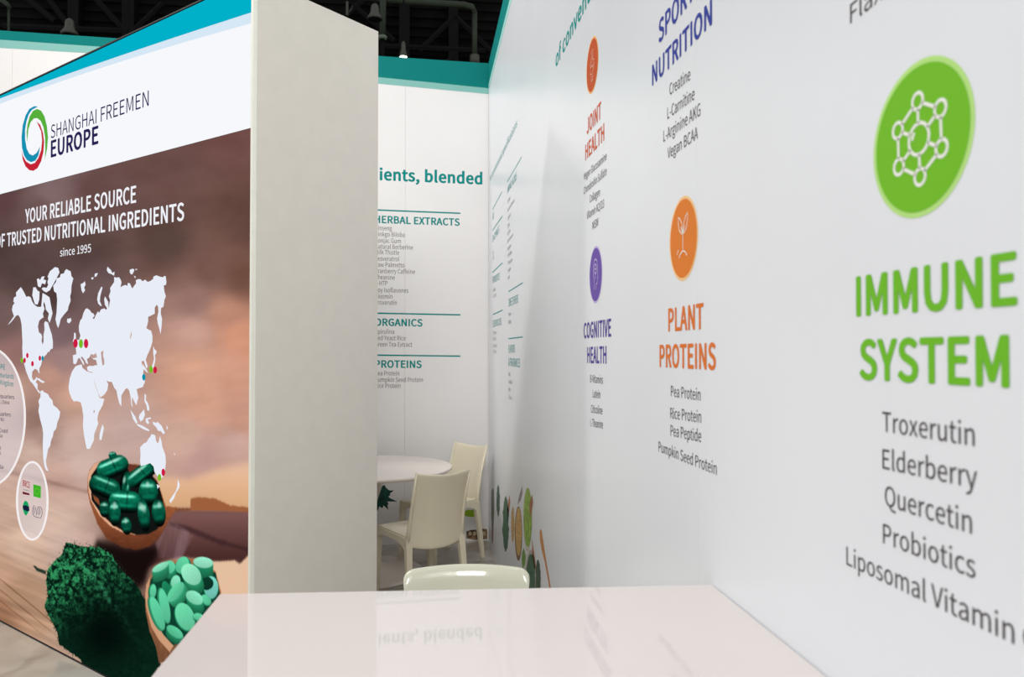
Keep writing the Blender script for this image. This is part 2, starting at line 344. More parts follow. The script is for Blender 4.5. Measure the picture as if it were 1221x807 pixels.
def text(s, pl, L, R, cap, m, parent, bold=0.0, off=.0005, vis=None, label=None, name='lettering'):
    """L, R: measured ends of the baseline; cap: capital height measured at R; vis: the tail of s that L..R spans"""
    V, Fc = glyphs(s, bold)
    x0, x1 = V[:, 0].min(), V[:, 0].max()
    PL, PR = pl.at(*L, off), pl.at(*R, off)
    h = (pl.at(R[0], R[1]-cap, off)-PR)[2]
    w = x1-x0
    if vis:
        Vv = glyphs(vis, bold)[0]; w = Vv[:, 0].max()-Vv[:, 0].min()
    d = (PR-PL)/w
    nrm = pl.n if hasattr(pl, 'n') else pl.pl.n
    out = [PR+d*(v[0]-x1)+np.array([0, 0, h])*(v[1]/CAPU)+nrm*v[2] for v in V]
    return obj(name, out, Fc, m, parent, label=label)
def stroke(name, frame, lines, wd, m, parent, off=.001, label=None):
    """thin printed outlines; frame maps (a, b, off) to the wall"""
    V = []; Fc = []
    for pts in lines:
        pts = [np.array(p, float) for p in pts]
        n0 = len(V)
        for i, p in enumerate(pts):
            t = pts[min(i+1, len(pts)-1)]-pts[max(i-1, 0)]
            if np.allclose(pts[0], pts[-1]) and i in (0, len(pts)-1): t = pts[1]-pts[-2]
            t = t/(np.linalg.norm(t)+1e-9); nn = np.array([-t[1], t[0]])*wd/2
            V += [frame(*(p+nn), off), frame(*(p-nn), off)]
        for i in range(len(pts)-1):
            Fc.append((n0+2*i, n0+2*i+1, n0+2*i+3, n0+2*i+2))
    return obj(name, V, Fc, m, parent, label=label)
def circ(cx, cy, r, n=24, a0=0, a1=360, sq=1):
    return [(cx+r*cos(radians(a0+(a1-a0)*k/n)), cy+sq*r*sin(radians(a0+(a1-a0)*k/n))) for k in range(n+1)]

# ---------------------------------------------------------------- floor and walls
f = MB().box((-16, -8, -.1), (14, 24, 0)).build('floor', M_floor); struct(f)

wall_right = MB().box((WX+.02, -2.5, 0), (WX+.12, CY_+.1, WALL_H)).build('wall_right', M_body); struct(wall_right)
y = CY_-.004
k = 0
while y > -2.4:
    y2 = max(y-.97, -2.5)
    MB().box((WX, y2, 0), (WX+.02, y-.0008, WALL_H)).build('panel', M_wall, wall_right); y = y2; k += 1
P0 = np.array([WX, CY_, 0])-BW.n*.02
wall_back = MB().slab(P0-BD*9.2, BD, 9.2+.02, -BW.n, .1, 0, WALL_H).build('wall_back', M_body); struct(wall_back)
seam = BW.at(483, 300)
sx = np.linalg.norm((seam-np.array([WX, CY_, 0]))[:2])
edges = [0.0, sx]
while edges[-1] < 9.1: edges.append(edges[-1]+.97)
for a, b in zip(edges[:-1], edges[1:]):
    b = min(b, 9.2)
    MB().slab(np.array([WX, CY_, 0])-BD*(b-.001), BD, b-a-.001, -BW.n, .02, 0, WALL_H).build('panel', M_back, wall_back)

# block that carries the lightbox: its side face is the tall grey panel
BL = 3.52
b0 = LC-LN*.0155
wall_left = MB().slab(b0, LD, BL, SD, .645, 0, BOX_H-.004).build('wall_left', M_side, bevel=.002); struct(wall_left)

# ---------------------------------------------------------------- dark hall beyond the stand
hall = MB().box((-26, 24.2, 0), (20, 24.5, 17)).build('wall_hall', M_clad); struct(hall)
ribs = MB()
z = 6.0
while z < 17:
    ribs.box((-26, 24.12, z), (20, 24.2, z+.12)); z += .3
o = ribs.build('cladding_rib', M_clad, hall); o['kind'] = 'stuff'
HP = Plane((0, 23.6, 0), (0, -1, 0))
def hpt(x, y, dy=0): p = HP.at(x, y); return (p[0], p[1]+dy, p[2])
for px, wd in ((482, .32), (541, .3), (330, .3), (150, .34), (84, .3), (690, .3)):
    p = hpt(px, 30)
    MB().box((p[0]-wd/2, 23.75, 0), (p[0]+wd/2, 24.1, 16.8)).build('steel_column', M_steel, hall)
for a, b in (((500, 58), (545, 14)), ((543, 16), (600, 72)), ((395, 30), (448, -16)), ((420, 2), (470, 46)), ((20, -12), (62, 22)), ((50, -10), (84, 34)), ((112, -4), (150, 38)), ((150, 40), (192, 0)), ((520, 82), (545, 62)), ((455, 52), (580, 58)), ((0, 28), (150, 34))):
    A, B = hpt(*a, .2), hpt(*b, .2)
    MB().tube([A, B], .09, 6).build('steel_brace', M_steel, hall)
# ducts: horizontal run, elbow, drop
DP = Plane((0, 21.5, 0), (0, -1, 0))
t = empty('ventilation_duct', tuple(DP.at(565, 40)), label='grey-green round duct bending down behind the corner of the teal wall edge', cat='duct')
loc = np.array(t.location)
def rel(P): return tuple(np.array(P)-loc)
p = [DP.at(430, -4), DP.at(480, 1), DP.at(555, 6)]
c = DP.at(563, 8); dn = DP.at(566, 16)
MB().tube([rel(v) for v in p]+[rel(c), rel(dn)], .085, 12).build('horizontal_run', M_pipe, t, True)
MB().tube([rel(DP.at(566, 14)), rel(DP.at(566, 66))], .075, 12).build('vertical_run', M_pipe, t, True)
MB().tube([rel(DP.at(566, 66)), rel(DP.at(566, 76))], .14, 12).build('cone_end', M_lamp, t, True)
DP = Plane((0, 20.8, 0), (0, -1, 0))
t = empty('ventilation_duct', tuple(DP.at(456, 20)), label='grey-green vertical duct with pale end collar beside the tall grey panel top', cat='duct')
loc = np.array(t.location)
MB().tube([rel(DP.at(457, -20)), rel(DP.at(456, 44))], .085, 12).build('vertical_run', M_pipe, t, True)
MB().tube([rel(DP.at(456, 43)), rel(DP.at(456, 46.5))], .12, 12).build('end_collar', mat('pale_collar', (110, 124, 106), .5, noise=.05), t, True)
MB().tube([rel(DP.at(456, 46)), rel(DP.at(456, 80))], .06, 12).build('lower_pipe', M_steel, t, True)
t = empty('ventilation_duct', tuple(DP.at(10, 20)), label='thin duct bending down at the far left above the pale back wall', cat='duct')
loc = np.array(t.location)
MB().tube([rel(DP.at(-40, -14)), rel(DP.at(2, 0)), rel(DP.at(9, 5)), rel(DP.at(11, 10))], .06, 12).build('elbow', M_pipe, t, True)
MB().tube([rel(DP.at(10.5, 9)), rel(DP.at(10.5, 50))], .03, 10).build('vertical_run', M_pipe, t, True)

def high_bay(px, py, r, label, lit=False, rod=14):
    P = Plane((0, 20, 0), (0, -1, 0)).at(px, py)
    t = empty('high_bay_lamp', tuple(P), label=label, cat='lamp')
    MB().lathe([(r, 0), (r*1.02, .03), (r*.6, .16), (r*.5, .34), (r*.2, .4)], 24).build('reflector', M_lamp, t, True)
    MB().lathe([(r*.86, -.012), (r*.86, -.004)], 24).build('lens', M_lit if lit else M_steel, t)
    MB().tube([(0, 0, .36), (0, 0, 17-P[2])], .022, 8).build('hanging_rod', M_steel, t)
    return t
high_bay(481, 67.5, .105, 'small lit hall lamp glowing just above the teal back wall edge', True)
t = high_bay(447, 23, .2, 'unlit bell-shaped hall lamp hanging beside the tall grey panel top')
high_bay(83, 41.5, .2, 'dim hall lamp hanging just above the back wall at upper left')
for px, h in ((412, 10), (418, 8)):
    pass
P = Plane((0, 20, 0), (0, -1, 0)).at(414, 14)
t = empty('hoist_hook', tuple(P), label='pale metal hoist hanging in the dark above the tall grey panel', cat='hoist')
MB().box((-.03, -.03, -.1), (.03, .03, .26)).build('hoist_body', M_lamp, t, bevel=.01)
MB().tube([(.03, 0, -.02), (.1, 0, .06), (.13, 0, .16)], .016, 8).build('hook', M_lamp, t, True)
MB().tube([(0, 0, .25), (0, 0, 17-P[2])], .012, 6).build('chain', M_steel, t)
MB().tube([(0, 0, -.1), (0, 0, -.7)], .014, 6).build('chain', M_steel, t)

# ---------------------------------------------------------------- print on the right wall
TEAL, TEALD, PALE = (0, 138, 134), (0, 118, 114), (150, 205, 198)
zt, zl = (RW.at(608, 0)[2]+RW.at(581.3, 105)[2])/2, (RW.at(610.4, 0)[2]+RW.at(581.3, 112)[2])/2
def strip_right(name, z0, z1, m, off, label):
    return obj(name, [(WX-off, CY_, z0), (WX-off, -2.4, z0), (WX-off, -2.4, z1), (WX-off, CY_, z1)], [(0, 1, 2, 3)], m, wall_right, label=label)
strip_right('teal_band', zt, WALL_H, ink((0, 122, 118)), .001, 'teal band along the wall top')
strip_right('pale_band', zl, zt, ink(PALE), .001, 'pale teal band under the teal band')
GRY = (72, 66, 66); GRYF = (120, 112, 110)
BLUE, RED, ORG, PUR, GRN = (50, 62, 150), (204, 92, 56), (216, 114, 44), (84, 66, 150), (108, 182, 40)
def r(s, L, R, cap, col, bold=0, **k): return text(s, RW, L, R, cap, ink(col), wall_right, bold, label='%s lettering reading %s' % (cname[col], s), **k)
cname = {BLUE: 'blue', RED: 'rust red', ORG: 'orange', PUR: 'purple', GRN: 'green', GRY: 'dark grey', TEAL: 'teal', GRYF: 'grey', TEALD: 'teal', (90, 165, 162): 'teal', (186, 182, 178): 'faint grey'}
def onz(x, R, vp=(503, 418.9)):        # the same height on the wall at another x
    return (x, vp[1]+(R[1]-vp[1])*(x-vp[0])/(R[0]-vp[0]))
def rr(s, xL, R, cap, col, bold=0, **k): return r(s, onz(xL, R), R, cap, col, bold, **k)
r('of conventi', (662.5, 81), (706, -5), 23, TEAL, .034)
rr('SPORTS', 785.3, (837.7, -16), 30.5, BLUE, .034)
r('NUTRITION', (777.5, 102), (849, 28), 29.5, BLUE, .034)
r('Creatine', (798.3, 113.8), (823, 95), 14.8, GRY)
r('L-Carnitine', (795.7, 142), (828, 118.3), 15, GRY)
r('L-Arginine AKG', (791, 169.3), (835, 137.5), 15.4, GRY)
r('Vegan BCAA', (796, 189.5), (832, 164.8), 14.6, GRY)
r('JOINT', (699.6, 160), (716.8, 140.3), 19.5, RED, .037)
r('HEALTH', (697.8, 191), (720.4, 166.5), 19.6, RED, .037)
r('Vegan Glucosamine', (696, 215), (723.3, 190), 9.6, GRY)
r('Chondroitin Sulfate', (696, 232), (723.3, 208), 9.6, GRY)
r('Collagen', (703, 242), (715.2, 233.3), 9.8, GRY)
r('Vitamin K2/D3', (699.8, 261.6), (720.2, 247), 10, GRY)
r('MSM', (706.4, 274), (713.1, 269.2), 10, GRY)
r('COGNITIVE', (696, 403), (728.7, 400.6), 20.3, PUR, .037)
r('HEALTH', (700.1, 432.2), (723, 432.9), 20, PUR, .037)
r('B-Vitamins', (703.7, 455.6), (718.9, 457.6), 9.6, GRY)
r('Lutein', (706.7, 473.6), (715.6, 475), 9.6, GRY)
r('Citicoline', (704.6, 491.8), (718.3, 494), 9.6, GRY)
r('L-Theanine', (704, 508), (718.9, 511), 9.6, GRY)
r('PLANT', (796.8, 394.6), (838.9, 391.4), 29.7, ORG, .036)
r('PROTEINS', (786.4, 436.8), (853.6, 440.3), 31, ORG, .036)
r('Pea Protein', (800, 472.5), (835.2, 477.6), 14.2, GRY)
r('Rice Protein', (799.2, 498.6), (836, 504), 14.2, GRY)
r('Pea Peptide', (799.5, 519.4), (836, 527), 14.4, GRY)
r('Pumpkin Seed Protein', (785.2, 538), (854.5, 566.3), 14.8, GRY)
r('IMMUNE', (1020.9, 376), (1213, 362), 61.4, GRN, .038)
r('SYSTEM', (1025, 451), (1203.7, 460.7), 60, GRN, .038)
r('Troxerutin', (1052, 514), (1162, 532), 28, GRY)
r('Elderberry', (1052.2, 558.4), (1165, 583), 28, GRY)
r('Quercetin', (1055, 602), (1158.8, 636.6), 28, GRY)
r('Probiotics', (1052.9, 647.3), (1163, 690), 28, GRY)
r('Liposomal Vitamin', (1009.2, 672.9), (1209.3, 768), 30, GRY)
r('C', (1220, 773), (1240, 782.5), 31, GRY)
rr('Flaxseed', 1013.6, (1108, -44), 27, GRY)

def frame_r(Y, Z, R):
    return lambda a, b, off: np.array([WX-off, Y-a*R, Z+b*R])
def medallion(Y, Z, R, rgb, halo, label):
    fr = frame_r(Y, Z, R)
    o = obj('icon_disc', [fr(*p, .0004) for p in circ(0, 0, 1, 56)[:-1]], [tuple(range(56))], ink(halo), wall_right, label=label)
    obj('disc_centre', [fr(*p, .0007) for p in circ(0, 0, .93, 56)[:-1]], [tuple(range(56))], ink(rgb), o)
    return o, fr
WH = (236, 236, 230)
g, fr = medallion(.7885, EYE+.2345, .0865, (112, 184, 38), (178, 222, 128), 'large green disc with a white molecule drawing')
ln = [circ(0, 0, .2, 28), circ(0, 0, .13, 8, 130, 175)]
for k in range(6):
    a = radians(90+60*k+2); c = (.49*cos(a), .49*sin(a)); ln.append(circ(*c, .105, 20))
    a2 = radians(90+60*(k+1)+2); c2 = (.49*cos(a2), .49*sin(a2)); d = np.array(c2)-np.array(c); d /= np.linalg.norm(d)
    ln.append([np.array(c)+d*.105, np.array(c2)-d*.105])
    ln.append([(.2*cos(a), .2*sin(a)), (.385*cos(a), .385*sin(a))])
stroke('molecule_icon', fr, ln, .045, ink(WH), g, label='white molecule outline')
g, fr = medallion(1.5625, EYE+.237, .0887, (217, 122, 44), (240, 196, 140), 'orange disc with a white seedling drawing')
leaf = lambda s: [(s*.03, .12), (s*.12, .14), (s*.26, .24), (s*.33, .42), (s*.34, .56), (s*.2, .5), (s*.08, .38), (s*.03, .22), (s*.03, .12)]
stroke('seedling_icon', fr, [leaf(1), leaf(-1), [(0, .2), (0, -.3)], [(.02, .12), (.14, .3)], [(-.02, .12), (-.14, .3)], circ(0, -.62, .34, 14, 35, 145, .95), circ(0, -.62, .5, 4, 128, 145)], .028, ink(WH), g, label='white seedling outline')
g, fr = medallion(2.384, EYE+.2425, .0905, (104, 78, 164), (196, 182, 222), 'purple disc with a white head drawing')
stroke('head_icon', fr, [[(-.2, -.52), (-.2, -.15), (-.32, .05), (-.32, .3), (-.18, .5), (.05, .55), (.25, .45), (.32, .25), (.32, .05), (.4, -.12), (.3, -.16), (.28, -.32), (.1, -.34), (.08, -.52)], circ(0, .2, .17, 14), [(0, .03), (0, -.15)], [(-.1, .2), (.1, .2)]], .035, ink((214, 206, 232)), g, label='white head outline')
g, fr = medallion(2.427, EYE+.924, .0885, (186, 80, 36), (236, 178, 112), 'rust orange disc with a white bone joint drawing')
stroke('joint_icon', fr, [[(-.12, .55), (.12, .55), (.1, .2), (.28, .12), (.3, -.05), (.05, -.08), (-.05, .02), (-.25, -.02), (-.3, .1), (-.12, .2), (-.12, .55)], [(-.12, -.55), (.12, -.55), (.1, -.25), (.28, -.2), (.22, -.1)], [(-.12, -.55), (-.1, -.28), (-.3, -.22), (-.25, -.1)]], .035, ink((226, 196, 180)), g, label='white joint outline')

# far end of the right wall: teal lists seen edge-on
T2, G2 = (90, 165, 162), (186, 182, 178)
r('to conventional specifications', (584.2, 216.5), (616.6, 150), 9.5, T2, .01)
def rule(pl, L, R, th, m, par): return poly('ruled_line', pl, [L, R, (R[0], R[1]+th), (L[0], L[1]+th)], m, par)
for L, R in (((604.7, 216.2), (622, 186.4)), ((587.3, 248.9), (598.5, 227.8)), ((587.3, 274.2), (599, 256.8)), ((587.3, 324), (599.2, 312.4)), ((587.8, 374.3), (599.2, 368.9)), ((606.2, 347), (623.3, 336.4)), ((606.2, 403), (623.3, 400.9))):
    rule(RW, L, R, 1.5, ink((60, 150, 150)), wall_right)
r('AMINO ACIDS', (604.7, 231.5), (616, 213.5), 9, T2, .01)
r('OILS', (587.3, 262.5), (589, 259), 8, T2, .01)
r('ENZYMES', (587.3, 289), (595.3, 276.5), 8, T2, .01)
r('PROBIOTICS', (587.3, 338), (595.5, 333.4), 8.5, T2, .01)
r('ESSENTIAL OILS', (587.8, 390), (597.8, 387), 8.5, T2, .01)
r('SWEETENERS', (606.2, 365.6), (618, 360.6), 10, T2, .01)
r('FLAVORS', (606.2, 420.5), (613.9, 420), 9.5, T2, .01)
r('& FRAGRANCES', (606.2, 436), (620, 438), 10.5, T2, .01)
for s, L, R in (('Carnitine', (605.2, 243), (608.5, 237)), ('Glutathione', (605.2, 253), (613.4, 240)), ('Taurine', (605.2, 263.5), (609, 257)), ('Lysine', (605.2, 272), (607.5, 268.5)), ('Glycine', (605.2, 281), (608.5, 276)), ('Methionine', (605.2, 290), (612, 281)),
                ('Arginine', (605.2, 299), (609.5, 294)), ('Citrulline', (605.2, 307), (610.5, 302)), ('Theanine', (605.6, 316), (611, 311)), ('Creatine', (605.6, 325), (609, 322)), ('Leucine', (605.6, 333), (607.5, 331.5)),
                ('Stevia', (606.2, 377), (609.4, 376)), ('Xylitol', (606.2, 386), (609.4, 385.4)), ('Mint', (606.4, 448), (608.5, 448.3)), ('Vanilla', (606.4, 457), (610.5, 458)), ('Rose', (606.4, 466), (608.5, 466.5)), ('Citrus', (606.4, 475), (610.5, 477)),
                ('Lipase', (587.5, 304), (588.8, 302.5)), ('Lactase', (587.5, 310), (589, 308)), ('Bacillus', (587.8, 348), (591, 346.5)), ('Lactis', (587.8, 355), (592, 353.4)), ('Thyme', (588, 399), (592, 398.2)), ('Basil', (588, 406), (591.6, 405.6)), ('Lemon', (588, 414), (592.4, 413.8)), ('Clove', (588, 421), (592, 421.2))):
    r(s, L, R, 4.6, G2, .01)
# heading and lists on the back wall
def b(s, xr, yr, cap, col, bold=0, vis=None, xl=447.3):
    sl = -(418.9-yr)/(7800-xr)*-1*.6
    return text(s, BW, (xl, yr-(xr-xl)*((425-yr)/6200+.010)), (xr, yr), cap, ink(col), wall_back, bold, vis=vis, label='%s lettering reading %s' % (cname[col], s))
b('ingredients, blended', 575.2, 219.6, 13.2, TEAL, .045, vis='ients, blended', xl=452.6)
for yy, xr in ((254.1, 549), (375.2, 549), (424.4, 549)):
    d = (xr-430)*((425-yy)/6200+.012)
    rule(BW, (430, yy-d-.7), (xr, yy-.7), 1.7, ink(TEAL), wall_back)
b('HERBAL EXTRACTS', 548.2, 269, 8.2, TEAL, .04, vis='ERBAL EXTRACTS', xl=455.2)
b('ORGANICS', 503.8, 389, 8.2, TEAL, .04, vis='RGANICS', xl=456)
b('PROTEINS', 502.8, 438.5, 8.4, TEAL, .04, vis='ROTEINS', xl=454.6)
for s, xr, yr in (('Ginseng', 467.3, 274.8), ('Ginkgo Biloba', 482.4, 282.6), ('Konjac Gum', 478, 290), ('Natural Berberine', 492.4, 297.6), ('Milk Thistle', 475.9, 303.8), ('Resveratrol', 475.9, 311.5), ('Saw Palmetto', 482.4, 318.8), ('Cranberry Caffeine', 494.8, 326.6), ('Theanine', 470.7, 333.4), ('5-HTP', 462, 340.4), ('Soy Isoflavones', 486.8, 349), ('Diosmin', 467.8, 356), ('Troxerutin', 473, 363.4),
                  ('Spirulina', 470, 398), ('Red Yeast Rice', 483.7, 405.8), ('Green Tea Extract', 491.5, 413.4), ('Pea Protein', 476, 447.6), ('Pumpkin Seed Protein', 504.2, 455.4), ('Rice Protein', 477.5, 462.4)):
    b(s, xr, yr, 5.3, GRYF, .004)
# teal bands on the back wall, thinner towards the left
def ext(a, bb, x): return (x, a[1]+(bb[1]-a[1])*(x-a[0])/(bb[0]-a[0]))
XR = 582.9
top = [ext((0, 36), (581, 76), x) for x in (-330, XR)]
tb = [(-330, 24), (0, 47.3), (124, 56), (300, 74), (452, 92), (XR, 105.2)]
lb = [(-330, 35), (0, 57), (109, 63.6), (300, 82.5), (452, 99.8), (XR, 112.2)]
zz = lambda q, off: BW.at(*q, off)
tv = [zz(q, .001) for q in tb]
hi = [np.array([v[0], v[1], WALL_H]) for v in tv]
n = len(tv)
obj('teal_band', tv+hi, [(i, i+1, n+i+1, n+i) for i in range(n-1)], ink((0, 122, 118)), wall_back, label='teal band along the wall top, thinning to the left')
lv = [zz(q, .001) for q in lb]
obj('pale_band', lv+tv, [(i, i+1, n+i+1, n+i) for i in range(n-1)], ink((134, 188, 180)), wall_back, label='pale teal band under the teal band')
# food pictures printed low on the walls
rnd = random.Random(4)
def Z5(pts): return [(570+x/5.043, 560+y/5.043) for x, y in pts]
def jag(cx, cy, rx, ry, n=40, amp=.18):
    return [(cx+rx*(1+rnd.uniform(-amp, amp))*cos(2*pi*k/n), cy+ry*(1+rnd.uniform(-amp*.4, amp*.4))*sin(2*pi*k/n)) for k in range(n)]
def el(cx, cy, rx, ry, n=32): return [(cx+rx*cos(2*pi*k/n), cy+ry*sin(2*pi*k/n)) for k in range(n)]
def food(name, pts, rgb, label, noise=.25, off=.0004, ns=60):
    m = mat('print_'+name+'_%d_%d_%d' % rgb, rgb, .4, .35, noise=noise, nscale=ns)
    return poly(name, RW, Z5(pts), m, wall_right, off, label)
food('printed_spoon', [(88, 105), (95, 130), (98, 200), (96, 290), (92, 350), (89, 440), (83, 440), (83, 350), (79, 290), (78, 190), (80, 130)], (112, 104, 94), 'printed grey-brown spoon of powder')
food('printed_spoon_handle', [(84, 340), (90, 340), (89, 440), (83, 440)], (150, 105, 82), 'printed brown handle', off=.0008)
food('printed_powder', jag(121, 185, 10, 95), (38, 82, 62), 'printed dark green powder')
food('printed_powder', jag(166, 330, 19, 168), (40, 92, 66), 'printed green powder heap')
food('printed_root', [(188, 150), (194, 190), (188, 240), (180, 300), (176, 240), (182, 190)], (176, 98, 62), 'printed orange root')
food('printed_seeds', jag(209, 330, 10, 108), (196, 158, 96), 'printed tan seeds', noise=.4)
food('printed_bowl', el(243, 384, 22, 164), (122, 84, 58), 'printed brown bowl')
food('printed_bowl_filling', el(244, 372, 18, 146), (206, 164, 92), 'printed golden powder filling', off=.0008, noise=.3)
food('printed_leaf', [(265, 95), (268, 140), (258, 180), (237, 212), (246, 160)], (146, 132, 142), 'printed purple-grey leaf')
food('printed_bowl', el(298, 298, 28, 192), (206, 200, 188), 'printed white bowl')
food('printed_bowl_filling', el(299, 286, 24.5, 178), (132, 170, 44), 'printed lime green filling', off=.0008, noise=.5, ns=45)
food('printed_root', [(325, 150), (330, 200), (322, 250), (315, 285), (308, 240), (312, 190)], (160, 88, 52), 'printed orange-brown root', off=.0012)
food('printed_leaves', [(275, 470), (288, 520), (282, 570), (268, 600), (262, 540), (266, 490)], (110, 150, 48), 'printed lime green leaves', noise=.5)
food('printed_bowl', el(314, 670, 33, 190), (190, 180, 168), 'printed pale bowl')
food('printed_bowl_filling', el(316, 680, 27, 175), (34, 92, 66), 'printed dark green filling', off=.0008)
food('printed_spoon', [(324, 415), (334, 480), (346, 560), (352, 600), (338, 600), (326, 520)], (182, 112, 70), 'printed orange-brown spoon')
food('printed_powder', jag(360, 670, 15, 125), (36, 74, 54), 'printed dark green powder below the spoon', off=.0012)
food('printed_wooden_spoon', [(374, 356), (382, 362), (388, 400), (398, 470), (412, 560), (428, 650), (446, 760), (436, 760), (420, 660), (402, 560), (382, 480), (372, 420), (370, 375)], (196, 130, 66), 'printed light wooden spoon', noise=.08)
m = mat('print_splash', (14, 66, 56), .4, .35, noise=.4, nscale=40)
poly('printed_powder', BW, [(452+rq*cos(radians(8*k_)), 592+rq*.95*sin(radians(8*k_))) for k_ in range(45) for rq in [11+(13 if k_ % 5 == 2 else 0)*rnd.random()+4*rnd.random()]], m, wall_back, label='printed dark green powder splash')
poly('printed_leaf', BW, [(553, 609), (558, 607.6), (568, 608), (572, 611), (571, 615.5), (561, 616.4), (554, 615)], ink((150, 186, 50)), wall_back, label='printed lime green strip')
m = mat('print_nuts', (120, 96, 72), .45, .35, noise=.8, nscale=30)
poly('printed_nuts', BW, [(556, 633.5), (562, 631.6), (569, 631.4), (576, 630), (581, 631), (581, 642.6), (566, 643.8), (556, 641.5)], m, wall_back, label='printed brown nuts')
for x in (560.5, 566, 571.5, 577):
    poly('printed_nut', BW, el(x, 636, 2, 2.6, 12), ink((196, 176, 146)), wall_back, .0008)
poly('printed_spoon', BW, [(489, 571), (496, 569.6), (506, 570), (508, 573.5), (498, 575.6)], ink((206, 142, 78)), wall_back, label='printed orange spoon tip')

# ---------------------------------------------------------------- lightbox
light = empty('lightbox_display', tuple(LC), label='large backlit display with world map and green capsules on the angled wall', cat='lightbox')
light.location = (0, 0, 0)
light.location = tuple(LC)
class Rel:                              # prints are placed relative to the lightbox's own base
    def __init__(s, pl): s.pl = pl
    def at(s, x, y, off=0.0): return s.pl.at(x, y, off)-LC
LR = Rel(LB)
def lbz(s, x, y):
    pass
LLEN = BL
topz = lambda s: BOX_H+.012*s
def frm(s0, s1, za0, za1, zb0, zb1, d0=-.015, d1=.003):
    q = []
    for s, z0, z1 in ((s0, za0, za1), (s1, zb0, zb1)): q.append((s, z0, z1))
    lo = [LD*s0+LN*d1, LD*s1+LN*d1, LD*s1+LN*d0, LD*s0+LN*d0]
    zlo = [za0, zb0, zb0, za0]; zhi = [za1, zb1, zb1, za1]
    return MB().hexa([(v[0], v[1], zz_) for v, zz_ in zip(lo, zlo)], [(v[0], v[1], zz_) for v, zz_ in zip(lo, zhi)])
frm(0, .014, 0, BOX_H, 0, BOX_H).build('frame_post', M_frame, light, label='pale aluminium edge post')
frm(LLEN-.014, LLEN, 0, topz(LLEN), 0, topz(LLEN)).build('frame_post', M_frame, light)
frm(.014, LLEN-.014, BOX_H-.006, BOX_H, topz(LLEN)-.006, topz(LLEN)).build('frame_rail', M_dark, light)
frm(.014, LLEN-.014, 0, .005, 0, .005).build('frame_rail', M_dark, light)
frm(.014, LLEN-.014, .005, BOX_H-.006, .005, topz(LLEN)-.006, -.015, -.006).build('backing', M_dark, light, label='dark backing behind the fabric')

# fabric: header strips
S0, S1 = .0175, LLEN-.018
def along(x):                           # distance along the lightbox of a sight line
    p = LR.at(x, 400); return float(p[:2]@LD[:2])
def zat(x, y): return float(LR.at(x, y)[2])
def strip(name, lo, hi, m, off, label):
    V = []; 
    for s, z in lo: p = LD*s+LN*off; V.append((p[0], p[1], z))
    for s, z in hi: p = LD*s+LN*off; V.append((p[0], p[1], z))
    n = len(lo)
    return obj(name, V, [(i, i+1, n+i+1, n+i) for i in range(n-1)], m, light, label=label)
def curve(pts):                         # measured points -> even stations along the panel
    s = [along(x) for x, y in pts]; z = [zat(x, y) for x, y in pts]
    st = np.linspace(S0, S1, 24); c = np.polyfit(s, z, 2 if len(pts) > 2 else 1)
    zz = np.polyval(c, np.minimum(st, 2.6))
    return list(zip(st, zz))
HB = curve([(0, 231.6), (118.6, 200.2), (298, 152.7)])
LBc = curve([(0, 124.3), (65.4, 99.5), (158.6, 69.8), (297.7, 28.4)])
TBc = curve([(0, 117.8), (134.5, 69.8), (297.7, 15.7)])
TP = [(s, topz(s)-.01) for s, _ in HB]
LBc = [(s, min(z, t-.002)) for (s, z), (_, t) in zip(LBc, TP)]
TBc = [(s, min(max(z, l+.003), t-.001)) for (s, z), (_, l), (_, t) in zip(TBc, LBc, TP)]
strip('header_panel', HB, LBc, glow((246, 248, 252)), 0, 'glowing white header strip')
strip('pale_band', LBc, TBc, glow((214, 231, 245)), 0, 'pale blue band')
strip('teal_band', TBc, TP, glow((0, 176, 200)), 0, 'bright turquoise band')

# fabric: photograph part, colours stored on a fine grid
hz = np.polyfit([s for s, _ in HB], [z for _, z in HB], 1)
NS, NT = 760, 640
ss = np.concatenate([np.linspace(S0, 2.56, NS-40), np.linspace(2.56, S1, 41)[1:]]); NS = len(ss)
tt = np.linspace(0, 1, NT)
S, T = np.meshgrid(ss, tt)
hb = np.interp(ss, [s for s, _ in HB], [z for _, z in HB])
Zg = .008+T*(hb[None, :]-.0015-.008)
PX = LC[0]+LD[0]*S; PY = LC[1]+LD[1]*S
U, Vv = project(np.stack([PX, PY, Zg], -1))
rs = np.random.RandomState(7)
def vnoise(x, y, seed):
    g = np.random.RandomState(seed).rand(256, 256)
    xi = np.floor(x).astype(int); yi = np.floor(y).astype(int); fx = x-xi; fy = y-yi
    fx = fx*fx*(3-2*fx); fy = fy*fy*(3-2*fy)
    a = g[yi % 256, xi % 256]; b_ = g[yi % 256, (xi+1) % 256]; c = g[(yi+1) % 256, xi % 256]; d = g[(yi+1) % 256, (xi+1) % 256]
    return (a*(1-fx)+b_*fx)*(1-fy)+(c*(1-fx)+d*fx)*fy
def fbm(x, y, seed, o=4):
    s = 0; a = .5; t = 0
    for k in range(o): s = s+a*vnoise(x*2**k, y*2**k, seed+k); t += a; a *= .5
    return s/t
